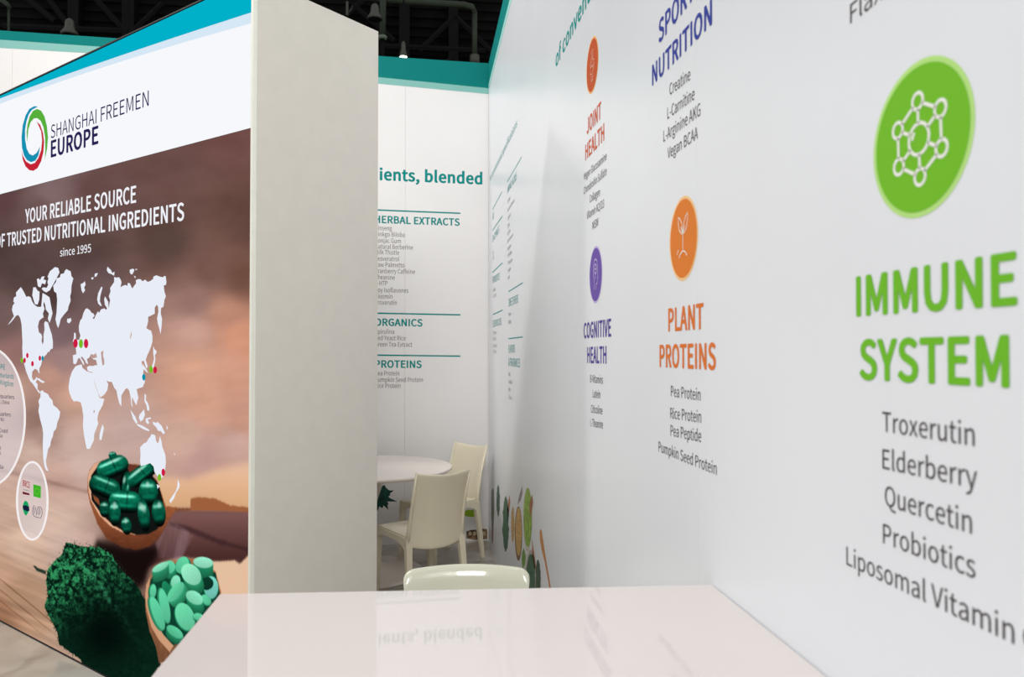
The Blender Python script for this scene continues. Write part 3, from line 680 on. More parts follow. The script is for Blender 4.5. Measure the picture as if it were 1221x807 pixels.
CP = [(0, 240, 92, 66, 66), (0, 300, 84, 66, 64), (60, 225, 128, 104, 104), (45, 250, 108, 84, 82), (120, 230, 104, 76, 74), (200, 200, 106, 76, 72), (285, 165, 112, 76, 72), (285, 260, 98, 70, 62), (200, 290, 88, 66, 60),
      (100, 300, 86, 66, 62), (30, 330, 84, 66, 62), (60, 350, 80, 62, 60), (110, 340, 106, 84, 84), (250, 320, 116, 84, 76), (285, 330, 112, 78, 66), (230, 360, 148, 112, 104), (270, 375, 190, 138, 116), (285, 400, 212, 150, 122), (230, 395, 198, 156, 142),
      (10, 380, 120, 96, 94), (25, 420, 150, 112, 108), (70, 400, 122, 98, 100), (75, 430, 160, 128, 126), (60, 450, 190, 146, 130), (90, 470, 204, 160, 140), (230, 440, 214, 162, 136), (280, 450, 208, 152, 128), (150, 520, 196, 166, 158),
      (250, 480, 212, 160, 136), (290, 500, 198, 148, 128), (220, 530, 206, 168, 152), (240, 550, 192, 150, 142), (280, 530, 204, 166, 154), (45, 500, 150, 118, 108), (55, 520, 172, 140, 128), (10, 470, 196, 158, 140), (90, 530, 204, 174, 162),
      (100, 550, 206, 178, 168), (70, 570, 196, 160, 146), (40, 540, 206, 176, 162), (0, 550, 204, 172, 160), (10, 610, 200, 166, 148), (70, 620, 214, 184, 166), (30, 650, 214, 182, 160), (80, 640, 204, 176, 162), (100, 650, 190, 158, 146), (0, 680, 190, 150, 126), (20, 710, 178, 140, 112), (50, 740, 182, 144, 116), (0, 730, 150, 108, 82), (70, 760, 186, 152, 130), (115, 790, 190, 158, 140),
      (170, 770, 150, 116, 100), (175, 730, 130, 96, 84), (140, 655, 90, 60, 54), (-60, 300, 84, 66, 62), (-60, 500, 180, 140, 120), (-60, 700, 176, 138, 112), (-200, 400, 120, 92, 84), (-200, 700, 170, 130, 106), (285, 600, 214, 168, 136), (250, 700, 224, 186, 158), (285, 690, 230, 198, 170), (285, 850, 190, 160, 140), (100, 850, 150, 120, 100)]
cp = np.array(CP, float)
num = np.zeros(U.shape+(3,)); den = np.zeros(U.shape)
for u0, v0, R_, G_, B_ in cp:
    w = 1/(((U-u0)**2+(Vv-v0)**2+60)**1.7)
    den += w; num += w[..., None]*np.array([R_, G_, B_])
C = num/den[..., None]
streak = fbm(U/60+Vv/200, Vv/14+U*.012, 3)-.5
grain = np.clip((Vv-480)/250, 0, 1)*np.clip((140-U)/120, 0, 1)
st2 = fbm((U+Vv*.2)/90, (Vv-U*.42)/6, 11)-.5
C = C*(1+.10*streak[..., None])*(1+.34*(st2*grain)[..., None])
C += (fbm(U/34, Vv/24, 21)-.5)[..., None]*14
# plank edges at the lower left
for (x0, y0, x1, y1, wd, dk) in ((0, 690, 70, 748, 1.1, 40), (0, 703, 60, 752, .9, 34), (0, 560, 120, 590, 3, 26), (0, 716, 50, 756, .8, 30)):
    dd = Vv-(y0+(U-x0)*(y1-y0)/(x1-x0))
    C -= (dk*np.exp(-(dd/wd)**2)*np.clip((x1+15-U)/30, 0, 1))[..., None]
def blur(M, n):
    for _ in range(n):
        M = np.pad(M, 1, mode='edge')
        M = (M[:-2, 1:-1]+M[2:, 1:-1]+M[1:-1, :-2]+M[1:-1, 2:]+4*M[1:-1, 1:-1])/8
    return M
def pmask(pts, soft=1):
    pts = np.array(pts, float)
    x0, y0 = pts.min(0)-1; x1, y1 = pts.max(0)+1
    M = np.zeros(U.shape)
    sel = (U > x0) & (U < x1) & (Vv > y0) & (Vv < y1)
    x = U[sel]; y_ = Vv[sel]; ins = np.zeros(x.shape, bool)
    for i in range(len(pts)):
        xa, ya = pts[i]; xb, yb = pts[i-1]
        if ya == yb: continue
        ins ^= ((ya > y_) != (yb > y_)) & (x < (xb-xa)*(y_-ya)/(yb-ya)+xa)
    M[sel] = ins
    return blur(M, soft) if soft else M
def over(M, col):
    global C
    col = np.array(col, float) if not isinstance(col, np.ndarray) else col
    C = C*(1-M[..., None])+col*M[..., None]
def qz(ox, oy, k): return lambda pts: [(ox+x/k, oy+y/k) for x, y in pts]
H4 = qz(180, 520, 4.03); K = qz(90, 520, 5.76); TB = qz(160, 650, 5.767); PW = qz(30, 620, 3.69); G4 = qz(0, 590, 3.72)
# spoon handle and its shade in the printed photograph
hc = np.stack([232-18*np.clip((Vv-570)/40, 0, 1), 190-22*np.clip((Vv-560)/45, 0, 1), 156-36*np.clip((Vv-560)/45, 0, 1)], -1)
over(pmask(H4([(-60, 240), (60, 195), (180, 207), (300, 165), (475, 128), (500, 128), (500, 345), (475, 345), (380, 335), (300, 305), (205, 300), (190, 350), (110, 355), (60, 430), (0, 480), (-60, 520)]), 45)*.9, hc)
sh = np.stack([122-50*np.clip((Vv-615)/50, 0, 1)-26*np.clip((240-U)/60, 0, 1)*0, 84-42*np.clip((Vv-615)/50, 0, 1), 80-40*np.clip((Vv-615)/50, 0, 1)], -1)
over(pmask(H4([(110, 350), (475, 350), (500, 352), (500, 575), (475, 572), (440, 620), (405, 600), (370, 618), (300, 605), (150, 580), (60, 600), (-40, 640), (-60, 560), (40, 450)]), 10), sh)
over(pmask(H4([(190, 300), (230, 292), (310, 300), (380, 332), (500, 345), (500, 366), (330, 358), (190, 356)]), 2), (158, 96, 60))
over(pmask(H4([(110, 345), (190, 345), (190, 356), (112, 360), (60, 440), (52, 430)]), 2)*.8, (120, 66, 38))
over(pmask(H4([(90, 410), (200, 440), (330, 495), (475, 540), (500, 560), (330, 520), (180, 460), (90, 430)]), 6)*.6, (52, 30, 34))
lav = np.clip(.5+1.2*(fbm(U/6+Vv/30, Vv/60, 31)-.45), 0, 1)
over(pmask(G4([(690, 215), (760, 110), (860, 180), (800, 290), (700, 280)]), 8)*(.5*lav), (168, 140, 150))
over(pmask(G4([(430, 200), (560, 235), (690, 225), (705, 262), (660, 330), (640, 400), (590, 430), (650, 470), (680, 640), (600, 640), (480, 420), (410, 260)]), 70), (22, 12, 12))
over(pmask(G4([(880, 300), (1040, 290), (1060, 310), (1110, 260), (1130, 450), (960, 440), (960, 380)]), 3), (228, 190, 158))
# upper wooden scoop with capsules
bw = 122-62*np.clip((Vv-615)/45, 0, 1)+26*(fbm(U/8, Vv/3, 41)-.5)
bowl = np.stack([bw+24, bw*.66+2, bw*.42], -1)
over(pmask(K([(82, 300), (95, 235), (130, 190), (180, 170), (230, 165), (300, 180), (430, 195), (560, 300), (620, 480), (700, 490), (640, 580), (580, 690), (510, 755), (420, 782), (320, 760), (215, 705), (150, 600), (100, 460), (84, 380)]), 2), bowl)
over(pmask(K([(84, 300), (95, 240), (130, 190), (180, 170), (150, 215), (118, 260), (104, 320), (110, 420), (180, 540), (250, 605), (330, 652), (440, 680), (330, 664), (240, 618), (165, 545), (104, 440), (90, 380)]), 1), (222, 170, 138))
over(pmask(K([(108, 270), (150, 210), (230, 180), (330, 190), (440, 205), (520, 260), (570, 330), (600, 440), (620, 560), (560, 640), (500, 672), (430, 676), (330, 650), (250, 600), (180, 535), (112, 440), (104, 330)]), 1), (16, 20, 18))
over(pmask(K([(350, 195), (450, 205), (420, 235), (370, 250)]), 2), (108, 52, 40))
over(pmask(K([(118, 400), (160, 430), (170, 480), (130, 440)]), 2), (140, 78, 50))
def capsule(cx, cy, hl, hw, ang, tone=1.0, k=5.76, ox=90, oy=520, body=True):
    cx, cy, hl, hw = ox+cx/k, oy+cy/k, hl*1.13/k, hw*1.13/k
    a = radians(ang); du = (U-cx)*cos(a)+(Vv-cy)*sin(a); dv = -(U-cx)*sin(a)+(Vv-cy)*cos(a)
    core = max(hl-hw, 0)
    rr_ = np.hypot(np.maximum(abs(du)-core, 0), dv)/hw
    if not body: rr_ = np.hypot(du/hl, dv/hw)
    M = np.clip((1.03-rr_)*hw*1.1, 0, 1)
    n = dv/hw; e = du/hl
    base = np.array([6, 104, 76.]) * tone
    sh_ = np.clip(1-1.0*np.clip(n+.05, 0, 1)-.6*np.clip(abs(n)-.75, 0, 1)*2-.35*np.clip(abs(e)-.6, 0, 1), .08, 1)*(.82+.36*fbm(U/2.5, Vv/2.5, 17, 2))
    c = base*sh_[..., None]
    hlt = np.exp(-((n+.5)/.15)**2)*np.exp(-((e+.1)/.7)**6)
    c = c+hlt[..., None]*np.array([130, 150, 140])*tone
    c = c*(1-.35*np.exp(-((e-.12)/.05)**2)*(1 if body else 0))[..., None]
    c = c+np.exp(-((n-.35)/.18)**2)[..., None]*np.array([6, 60, 46])*tone*np.exp(-(e/.7)**4)[..., None]
    over(M, c)
capsule(255, 130, 26, 22, -10, .9)
capsule(345, 320, 70, 34, 100, .75)
capsule(455, 258, 105, 50, -38, .95)
capsule(255, 212, 100, 60, -22, 1.0)
capsule(200, 345, 98, 62, 22, .85)
capsule(500, 385, 58, 82, 0, .9, body=False)
capsule(200, 500, 32, 52, 0, .7, body=False)
capsule(340, 450, 100, 68, 4, 1.05)
capsule(350, 615, 32, 56, -8, .75, body=False)
capsule(270, 528, 36, 80, 0, .85, body=False)
capsule(470, 545, 36, 100, -8, .85, body=False)
capsule(572, 528, 42, 84, -6, .8, body=False)
for (cx, cy, rx, ry, an) in ((495, 330, 12, 20, 0), (268, 475, 14, 26, 0), (460, 490, 18, 36, -30), (575, 470, 13, 20, 0), (345, 580, 12, 18, 0), (198, 468, 10, 12, 0), (270, 165, 60, 8, -22), (335, 300, 10, 26, 10), (430, 235, 64, 9, -38)):
    capsule_c = (90+cx/5.76, 520+cy/5.76); a = radians(an)
    du = (U-capsule_c[0])*cos(a)+(Vv-capsule_c[1])*sin(a); dv = -(U-capsule_c[0])*sin(a)+(Vv-capsule_c[1])*cos(a)
    over(np.clip(1.4-np.hypot(du/(rx/5.76), dv/(ry/5.76)), 0, 1)*.75, (178, 216, 200))
# powder heap
out = PW([(178, 95), (235, 112), (330, 122), (380, 150), (400, 190), (450, 245), (495, 290), (520, 340), (545, 385), (590, 450), (608, 520), (604, 600), (590, 660), (575, 710), (548, 800), (500, 770), (470, 740), (400, 712), (330, 690), (282, 664), (240, 610), (200, 580), (150, 545), (140, 490), (115, 440), (84, 385), (100, 330), (92, 270), (98, 220), (130, 180), (162, 150)])
N1 = fbm(U/4.2, Vv/4.2, 51, 5); N2 = fbm(U/9, Vv/9, 61, 3)
core = pmask(out, 12)
pm = np.clip((core-.5+.9*(N1-.5))*6+.5, 0, 1)
lit = np.clip(1.0-((U-82)*.5+(Vv-690))/75, .05, 1.2)
dk = np.exp(-(((U-125)/34)**2+((Vv-755)/36)**2))
N3 = fbm(U/1.5, Vv/1.5, 57, 2)
g1 = np.clip(.05+2.6*(N1-.40)*lit+1.3*(N3-.5)*lit+.7*(N2-.42)*lit, 0, 1)*(1-.8*dk)
pc = np.array([5, 28, 19.])*(1-.6*dk[..., None])+g1[..., None]*np.array([44, 118, 72.])
over(pm, pc)
ridge = np.exp(-(((U-123)*.82-(Vv-705)*.57)/4.5)**2)*np.exp(-(((U-123)*.57+(Vv-705)*.82)/42)**2)
over(ridge*np.clip(2.2*(N1-.3), 0, 1)*.55*pm, (58, 146, 104))
speck = (fbm(U/1.7, Vv/1.7, 71, 2) > .62)*np.clip(blur(core, 60)*2.2, 0, 1)*(1-pm)
over(speck*.8, (52, 62, 48))
over(pmask(PW([(30, 195), (60, 210), (92, 225), (90, 240), (50, 222)]), 1)*(N1 > .45), (40, 56, 44))
lite = pmask(PW([(560, 700), (605, 600), (690, 740), (690, 820), (590, 815), (545, 800)]), 6)
over(lite*np.clip((N1-.42)*6, 0, 1), (196, 164, 150)); over(lite*np.clip((.46-N1)*7, 0, 1)*.8, (44, 50, 40))
# lower wooden scoop with tablets
bw2 = 165-45*np.clip((Vv-700)/80, 0, 1)+26*(fbm(U/3, Vv/14, 81)-.5)
over(pmask(TB([(110, 215), (180, 130), (260, 105), (420, 90), (560, 180), (600, 330), (500, 560), (330, 700), (260, 790), (170, 810), (150, 700), (105, 590), (78, 450), (74, 330), (90, 260)]), 1), np.stack([bw2, bw2*.66, bw2*.45], -1))
over(pmask(TB([(112, 235), (180, 150), (300, 120), (560, 190), (590, 330), (500, 520), (270, 690), (205, 635), (150, 545), (112, 450), (98, 350)]), 1), (12, 62, 46))
over(pmask(TB([(112, 215), (84, 270), (76, 350), (86, 440), (118, 560), (170, 650), (245, 735), (270, 690), (205, 620), (150, 530), (108, 430), (96, 340), (104, 260)]), 1), (206, 156, 120))
def tablet(cx, cy, rx, ry, ang, tx, ty, face=(122, 208, 170), edge=(38, 150, 104), k=5.767, ox=160, oy=650):
    a = radians(ang)
    def E(x, y): 
        x = ox+x/k; y = oy+y/k
        du = (U-x)*cos(a)+(Vv-y)*sin(a); dv = -(U-x)*sin(a)+(Vv-y)*cos(a)
        return np.hypot(du/(rx/k), dv/(ry/k)), du/(rx/k), dv/(ry/k)
    n = 12
    for i in range(n, 0, -1):
        e, _, _ = E(cx+tx*i/n, cy+ty*i/n)
        over(np.clip((1-e)*min(rx, ry)/k, 0, 1), np.array(edge)*(1-.35*i/n))
    e, _, dv = E(cx, cy)
    f_ = np.array(face, float)*(1.06-.10*np.clip(dv[..., None]+.2, -1, 1.2))+((fbm(U*1.4, Vv*1.4, 91, 2)-.5)*12)[..., None]
    over(np.clip((1-e)*min(rx, ry)/k*1.3, 0, 1), f_)
L_ = (126, 210, 174); D_ = (60, 170, 122); M_ = (88, 192, 148)
tablet(240, 150, 44, 48, 30, 12, 40, M_)
tablet(475, 118, 72, 40, 6, 0, 82, (140, 214, 184), (34, 140, 98))
tablet(330, 135, 46, 62, 25, 14, 10, M_)
tablet(180, 150, 68, 26, -28, 4, 70, L_, (44, 150, 106))
tablet(530, 290, 50, 80, 0, -6, 6, (112, 194, 178)); tablet(505, 262, 42, 44, 0, -10, 4, (10, 50, 36), (8, 40, 30))
tablet(285, 250, 34, 48, 15, -16, 30, L_)
tablet(225, 300, 26, 60, -20, -6, 6, (24, 120, 82))
tablet(392, 200, 62, 84, -38, 22, 64, (136, 214, 178), (40, 150, 104))
tablet(130, 315, 24, 52, 4, -12, 2, M_)
tablet(495, 375, 30, 44, -40, -6, 6, M_)
tablet(285, 320, 86, 40, -52, 34, 40, (90, 190, 146), (52, 168, 118))
tablet(210, 415, 34, 128, -12, -14, 0, M_, (50, 160, 112))
tablet(415, 360, 68, 44, 32, 8, 64, L_, (36, 146, 100))
tablet(160, 465, 36, 128, -20, -16, 8, M_, (60, 170, 124))
tablet(350, 490, 64, 102, -22, -8, 8, (98, 198, 154))
tablet(440, 490, 40, 26, 10, 4, 16, M_)
tablet(280, 595, 70, 34, 36, -6, 42, (84, 186, 142), (36, 140, 98))
C = np.clip(C, 2, 252)/255
C = np.where(C <= .04045, C/12.92, ((C+.055)/1.055)**2.4)
verts = np.stack([PX-LC[0], PY-LC[1], Zg], -1).reshape(-1, 3)
me = bpy.data.meshes.new('photo_panel')
nv = NS*NT; nf = (NS-1)*(NT-1)
idx = np.arange(nv).reshape(NT, NS)
q = np.stack([idx[:-1, :-1], idx[1:, :-1], idx[1:, 1:], idx[:-1, 1:]], -1).reshape(-1)
me.vertices.add(nv); me.vertices.foreach_set('co', verts.astype(np.float32).ravel())
me.loops.add(nf*4); me.loops.foreach_set('vertex_index', q.astype(np.int32))
me.polygons.add(nf); me.polygons.foreach_set('loop_start', np.arange(0, nf*4, 4, dtype=np.int32))
try: me.polygons.foreach_set('loop_total', np.full(nf, 4, dtype=np.int32))
except Exception: pass
me.update(calc_edges=True)
ca = me.color_attributes.new('print', 'FLOAT_COLOR', 'POINT')
ca.data.foreach_set('color', np.concatenate([C.reshape(-1, 3), np.ones((nv, 1))], 1).astype(np.float32).ravel())
pm_ = bpy.data.materials.new('backlit_photo_fabric'); pm_.use_nodes = True
nt = pm_.node_tree; bs = nt.nodes['Principled BSDF']
at = nt.nodes.new('ShaderNodeAttribute'); at.attribute_name = 'print'
bs.inputs['Base Color'].default_value = (0, 0, 0, 1); bs.inputs['Roughness'].default_value = .6; bs.inputs['Specular IOR Level'].default_value = 0
nt.links.new(at.outputs['Color'], bs.inputs['Emission Color']); bs.inputs['Emission Strength'].default_value = 1.0
me.materials.append(pm_)
photo = bpy.data.objects.new('photo_panel', me); COL.objects.link(photo); photo.parent = light
photo['label'] = 'backlit photo of scoops of green capsules and tablets on wood'

# logo
A_ = qz(0, 0, 3.667)
poly('logo_arc', LR, A_([(166, 466), (150, 464), (128, 476), (112, 504), (99, 548), (94, 600), (96, 645), (105, 680), (118, 700), (136, 709), (155, 702), (168, 680), (176, 640), (160, 668), (143, 680), (128, 672), (117, 650), (110, 610), (110, 565), (116, 530), (126, 500), (140, 480)]), glow((20, 145, 178)), light, .0015, 'blue arc of the logo ring')
poly('logo_arc', LR, A_([(119, 622), (116, 580), (120, 545), (130, 508), (145, 484), (162, 476), (180, 484), (195, 510), (205, 550), (210, 600), (206, 650), (196, 700), (198, 650), (197, 600), (190, 556), (178, 528), (162, 516), (148, 518), (134, 534), (124, 566)]), glow((86, 176, 58)), light, .0018, 'green arc of the logo ring')
poly('logo_arc', LR, A_([(160, 530), (176, 546), (188, 580), (193, 620), (190, 665), (180, 705), (164, 735), (146, 747), (128, 744), (112, 728), (100, 700), (93, 655), (100, 680), (114, 706), (134, 718), (152, 712), (168, 690), (180, 655), (184, 615), (180, 575)]), glow((196, 36, 52)), light, .0021, 'red arc of the logo ring')
NAVY = (38, 34, 84)
def l(s, L, R, cap, rgb=(240, 242, 248), bold=.02, vis=None, off=.0015, lab=None): return text(s, LR, L, R, cap, glow(rgb), light, bold, off, vis, label=(lab or 'lettering')+' reading '+s)
l('SHANGHAI FREEMEN', (60.5, 165.2), (177.3, 126), 18.4, NAVY, .0, lab='dark blue lettering')
l('EUROPE', (60.5, 187.4), (117.3, 170.6), 20.5, NAVY, .042, lab='bold dark blue lettering')
l('YOUR RELIABLE SOURCE', (30, 266), (162.3, 240.9), 19.4, bold=.03, lab='white lettering')
l('OF TRUSTED NUTRITIONAL INGREDIENTS', (8.2, 293.6), (219.5, 262.2), 20.6, bold=.03, vis='TRUSTED NUTRITIONAL INGREDIENTS', lab='white lettering')
l('since 1995', (71.5, 305.8), (108.5, 300.4), 9.6, bold=.012, lab='white lettering')

# world map
Nn = qz(0, 300, 5.045); Ee = qz(100, 300, 5.04); Bb = qz(0, 400, 3.843)
WHM = glow((232, 236, 246))
def land(pts, label=None, off=.0008): return poly('map_landmass', LR, pts, WHM, light, off, label)
land(Nn([(125, 213), (138, 232), (150, 255), (158, 272), (172, 268), (185, 275), (193, 298), (205, 318), (225, 332), (245, 332), (262, 322), (268, 345), (258, 372), (262, 395), (250, 402), (236, 415), (228, 450), (234, 485), (248, 495), (254, 512), (250, 535), (256, 560), (262, 540), (262, 500), (268, 470), (266, 430), (272, 418), (288, 425), (298, 458), (312, 500), (318, 540), (318, 580), (302, 590), (296, 604), (288, 602), (280, 618), (268, 628), (262, 642), (252, 660), (246, 685), (238, 700)])
     + Bb([(180, 150), (181, 175), (176, 168), (172, 158), (160, 152), (148, 165), (146, 190), (152, 205), (162, 200), (166, 190), (172, 195), (164, 214), (172, 222), (172, 246), (184, 258), (180, 266), (166, 244), (150, 220), (138, 208), (132, 195), (120, 165), (112, 135), (104, 100), (102, 60), (103, 30)])
     + Nn([(133, 500), (130, 440), (122, 400), (110, 380), (96, 386), (80, 408), (62, 428), (46, 442), (66, 414), (84, 388), (72, 352), (76, 325), (88, 308), (80, 300), (84, 276), (98, 268), (96, 246)]), 'white North America map shape')
land(Nn([(400, 105), (412, 112), (425, 118), (430, 148), (441, 160), (430, 205), (428, 245), (422, 268), (425, 295), (412, 330), (408, 352), (385, 378), (365, 405), (358, 435), (350, 460), (340, 435), (334, 405), (340, 370), (342, 330), (344, 290), (340, 250), (325, 238), (320, 205), (338, 180), (340, 160), (360, 155), (365, 135), (385, 130), (390, 115)]), 'white Greenland map shape')
for s in ([(330, 93), (350, 97), (358, 125), (345, 150), (335, 170), (318, 200), (300, 232), (278, 245), (262, 236), (250, 222), (262, 214), (280, 218), (290, 200), (285, 182), (292, 160), (286, 150), (300, 118)], [(222, 165), (234, 160), (240, 172), (252, 150), (268, 148), (262, 168), (278, 172), (272, 196), (252, 190), (244, 215), (228, 208)], [(256, 248), (280, 262), (298, 275), (306, 320), (316, 370), (308, 400), (298, 428), (288, 404), (294, 372), (276, 348), (272, 320), (264, 300), (258, 345), (248, 330)], [(200, 215), (214, 214), (226, 235), (238, 240), (236, 290), (226, 318), (210, 316), (202, 290), (194, 262)], [(405, 402), (414, 404), (425, 398), (430, 415), (415, 432), (403, 422)], [(485, 195), (498, 190), (510, 178), (515, 198), (506, 216), (512, 232), (500, 250), (491, 235)], [(446, 486), (456, 492), (456, 520), (462, 545), (446, 552), (438, 540), (444, 520)]):
    land(Nn(s))
land(Ee([(20, 340), (36, 352), (45, 366), (58, 372), (64, 385), (52, 400), (62, 405), (70, 385), (80, 366), (85, 358), (92, 368), (102, 348), (122, 340), (134, 350), (140, 340), (126, 318), (122, 285), (128, 270), (136, 282), (142, 312), (150, 340), (154, 310), (158, 290), (150, 268), (160, 240), (158, 218), (170, 200), (182, 182), (182, 152), (196, 156), (212, 154), (222, 170), (226, 185), (220, 215), (232, 206), (250, 200), (262, 206), (264, 188), (276, 190), (284, 208), (292, 222), (300, 208), (314, 190), (312, 172), (326, 165), (342, 166), (352, 178), (368, 168), (384, 182), (400, 176), (416, 164), (418, 150), (436, 142), (456, 150), (476, 154), (482, 146), (492, 148), (496, 180), (494, 198), (480, 204), (484, 240), (493, 268), (484, 290), (478, 332), (464, 338), (462, 370), (470, 405), (468, 440), (461, 496), (454, 465), (444, 430), (440, 400), (448, 360), (446, 330), (438, 318), (426, 336), (426, 372), (412, 380), (386, 392), (386, 420), (376, 460), (392, 470), (404, 474), (412, 505), (412, 540), (404, 570), (392, 600), (380, 625), (372, 650), (384, 690), (376, 702), (368, 680), (360, 655), (346, 660), (352, 690), (360, 705), (356, 730), (366, 760), (366, 796)])
     + Bb([(662, 215), (654, 236), (640, 240), (626, 246), (630, 265), (634, 285), (628, 305), (626, 320), (614, 300), (606, 282), (604, 300), (608, 330), (602, 318), (598, 280), (592, 252), (582, 240), (572, 248), (556, 275), (556, 325), (546, 308), (538, 275), (534, 252), (524, 240), (512, 212), (500, 212), (488, 206), (496, 222), (492, 250), (478, 270), (460, 284), (450, 262), (440, 235), (432, 205), (424, 180), (424, 168), (414, 166), (402, 162), (398, 145), (410, 138), (424, 140), (436, 136), (446, 136), (440, 112), (426, 108), (416, 86), (410, 100), (398, 108), (404, 130), (396, 128), (388, 112), (376, 96), (370, 100), (384, 122), (386, 138), (378, 128), (366, 104), (358, 104), (352, 122), (346, 132), (336, 128), (334, 90), (350, 86), (348, 60), (340, 48), (352, 20)])
     + Nn([(476, 530), (484, 505), (476, 480), (474, 450), (482, 415), (494, 400), (502, 368), (514, 345)]), 'white Europe and Asia map shape')
land(Bb([(345, 142), (358, 136), (374, 132), (378, 148), (398, 164), (412, 168), (424, 172), (430, 200), (438, 235), (450, 264), (456, 286), (478, 290), (470, 320), (452, 352), (446, 380), (450, 404), (440, 430), (432, 450), (430, 480), (420, 500), (412, 518), (398, 520), (392, 495), (384, 450), (380, 410), (382, 370), (376, 330), (370, 306), (352, 300), (338, 302), (328, 288), (318, 262), (314, 236), (320, 195), (330, 165)]), 'white Africa map shape')
land(Bb([(185, 255), (196, 250), (200, 258), (220, 268), (228, 284), (240, 296), (244, 318), (262, 332), (276, 350), (272, 375), (262, 400), (258, 425), (246, 440), (242, 462), (234, 480), (230, 505), (220, 520), (216, 545), (210, 575), (214, 600), (222, 620), (212, 618), (204, 600), (198, 560), (196, 500), (198, 450), (194, 420), (184, 385), (176, 345), (180, 318), (176, 300), (186, 280)]), 'white South America map shape')
for s in ([(470, 406), (476, 425), (470, 455), (464, 480), (456, 476), (456, 455), (462, 430)], [(702, 48), (708, 62), (718, 72), (716, 82), (710, 88), (712, 110), (706, 140), (690, 172), (686, 164), (700, 130), (706, 105), (702, 80)], [(663, 265), (670, 275), (668, 295), (678, 310), (684, 330), (684, 346), (674, 340), (672, 322), (662, 300)], [(660, 338), (664, 362), (656, 385), (644, 394), (636, 376), (640, 362)], [(597, 338), (606, 352), (620, 372), (630, 398), (624, 404), (610, 382), (604, 362)], [(625, 403), (650, 412), (672, 424), (686, 434), (680, 438), (655, 428), (630, 412)], [(668, 380), (690, 374), (692, 380), (676, 386), (684, 400), (678, 406), (668, 396)], [(700, 394), (712, 400), (722, 396), (740, 412), (756, 446), (748, 452), (738, 438), (724, 436), (716, 420), (702, 406)], [(815, 656), (824, 684), (820, 700), (806, 720), (798, 745), (782, 768), (776, 756), (790, 735), (804, 715), (812, 695)], [(166, 198), (178, 195), (192, 206), (206, 212), (196, 218), (180, 208)], [(763, 410), (770, 424), (764, 432)], [(796, 534), (803, 545), (800, 548)], [(718, 680), (732, 690), (722, 702)],
          [(652, 128), (668, 150), (680, 172), (670, 166), (655, 150)]):
    land(Bb(s))
land(Bb([(700, 452), (712, 458), (714, 480), (722, 494), (728, 486), (733, 460), (740, 484), (744, 510), (752, 530), (758, 548), (760, 580), (756, 620), (745, 650), (730, 655), (718, 640), (708, 625), (704, 600), (688, 584), (668, 592), (645, 598), (642, 575), (644, 545), (642, 512), (658, 495), (672, 488), (682, 470), (690, 462), (694, 452)]), 'white Australia map shape')
for s in ([(105, 210), (112, 216), (104, 245), (98, 270), (96, 298), (108, 326), (100, 326), (86, 312), (80, 286), (86, 250)], [(142, 90), (150, 98), (164, 112), (170, 128), (184, 120), (182, 145), (168, 136), (148, 128), (138, 112)], [(276, 108), (296, 102), (304, 110), (294, 132), (286, 138), (276, 126)], [(308, 104), (322, 104), (314, 112)], [(66, 132), (84, 128), (76, 148), (64, 152)], [(44, 158), (56, 152), (58, 162), (48, 168)], [(300, 144), (312, 150), (308, 160)], [(124, 268), (132, 280), (146, 300), (150, 350), (144, 376), (138, 330)]):
    land(Ee(s))
HOLE = glow((190, 156, 148))
for s in ([(462, 76), (474, 68), (472, 92), (478, 112), (478, 132), (470, 138), (466, 115)], [(418, 84), (428, 88), (440, 80), (445, 100), (430, 104), (416, 102)], [(429, 342), (435, 344), (432, 356), (428, 352)]):
    poly('map_sea', LR, Bb(s), HOLE, light, .0012)
poly('map_sea', LR, Ee([(284, 478), (287, 500), (280, 526), (278, 516)]), HOLE, light, .0012)
RD, GD, TD = (206, 26, 66), (118, 188, 36), (0, 146, 170)
for x, y, rx, ry, c in ((90, 409.3, 2.7, 5.4, RD), (96.5, 409.6, 2.5, 5.4, GD), (102.6, 409.5, 2.7, 5.6, RD), (26, 429.5, 1.5, 3.2, GD), (29.3, 429.6, 1.5, 3.2, RD), (32.6, 423.8, 1.5, 3.2, RD), (38.7, 433.6, 1.6, 3.2, RD), (47.5, 427, 1.5, 3.2, RD), (50.8, 427.2, 1.5, 3.2, TD), (180, 440.2, 2.2, 4.4, GD), (185, 441, 2.2, 4.2, RD), (171.5, 449.6, 2, 4, TD), (194.7, 563, 2.2, 4.4, RD), (190.1, 569.2, 2.2, 4.2, GD)):
    oval('map_marker', LR, x, y, rx, ry, glow(c), light, .002, n=16)
# info bubbles
def translucent():
    m = bpy.data.materials.new('backlit_translucent_white'); m.use_nodes = True
    bs = m.node_tree.nodes['Principled BSDF']
    bs.inputs['Base Color'].default_value = (0, 0, 0, 1); bs.inputs['Emission Color'].default_value = (*lin((226, 218, 222)), 1)
    bs.inputs['Emission Strength'].default_value = 1; bs.inputs['Alpha'].default_value = .5; bs.inputs['Specular IOR Level'].default_value = 0
    return m
M_bub = translucent()
RING = glow((244, 238, 238))
def ovalbig(cx, cy, rx, ry, lab):
    o = oval('info_bubble', LR, cx, cy, rx, ry, M_bub, light, .0012, lab, n=56)
    oval('bubble_rim', LR, cx, cy, rx, ry, RING, o, .0016, inner=2.6, n=56)
    return o
ovalbig(-14, 497, 45, 84, 'large pale oval with company addresses, cut by the photo edge')
ovalbig(38.5, 597, 19.5, 47.5, 'small pale oval with four certification marks')
TG = (0, 128, 132); DK = (50, 44, 74)
l('EUROPE', (-12, 439), (6, 440.6), 6, TG, .02, lab='teal lettering')
l('The Netherlands', (-12, 449), (16.5, 451.6), 5.6, TG, .01, lab='teal lettering')
l('United Kingdom', (-12, 456), (16, 461), 6, TG, .01, lab='teal lettering')
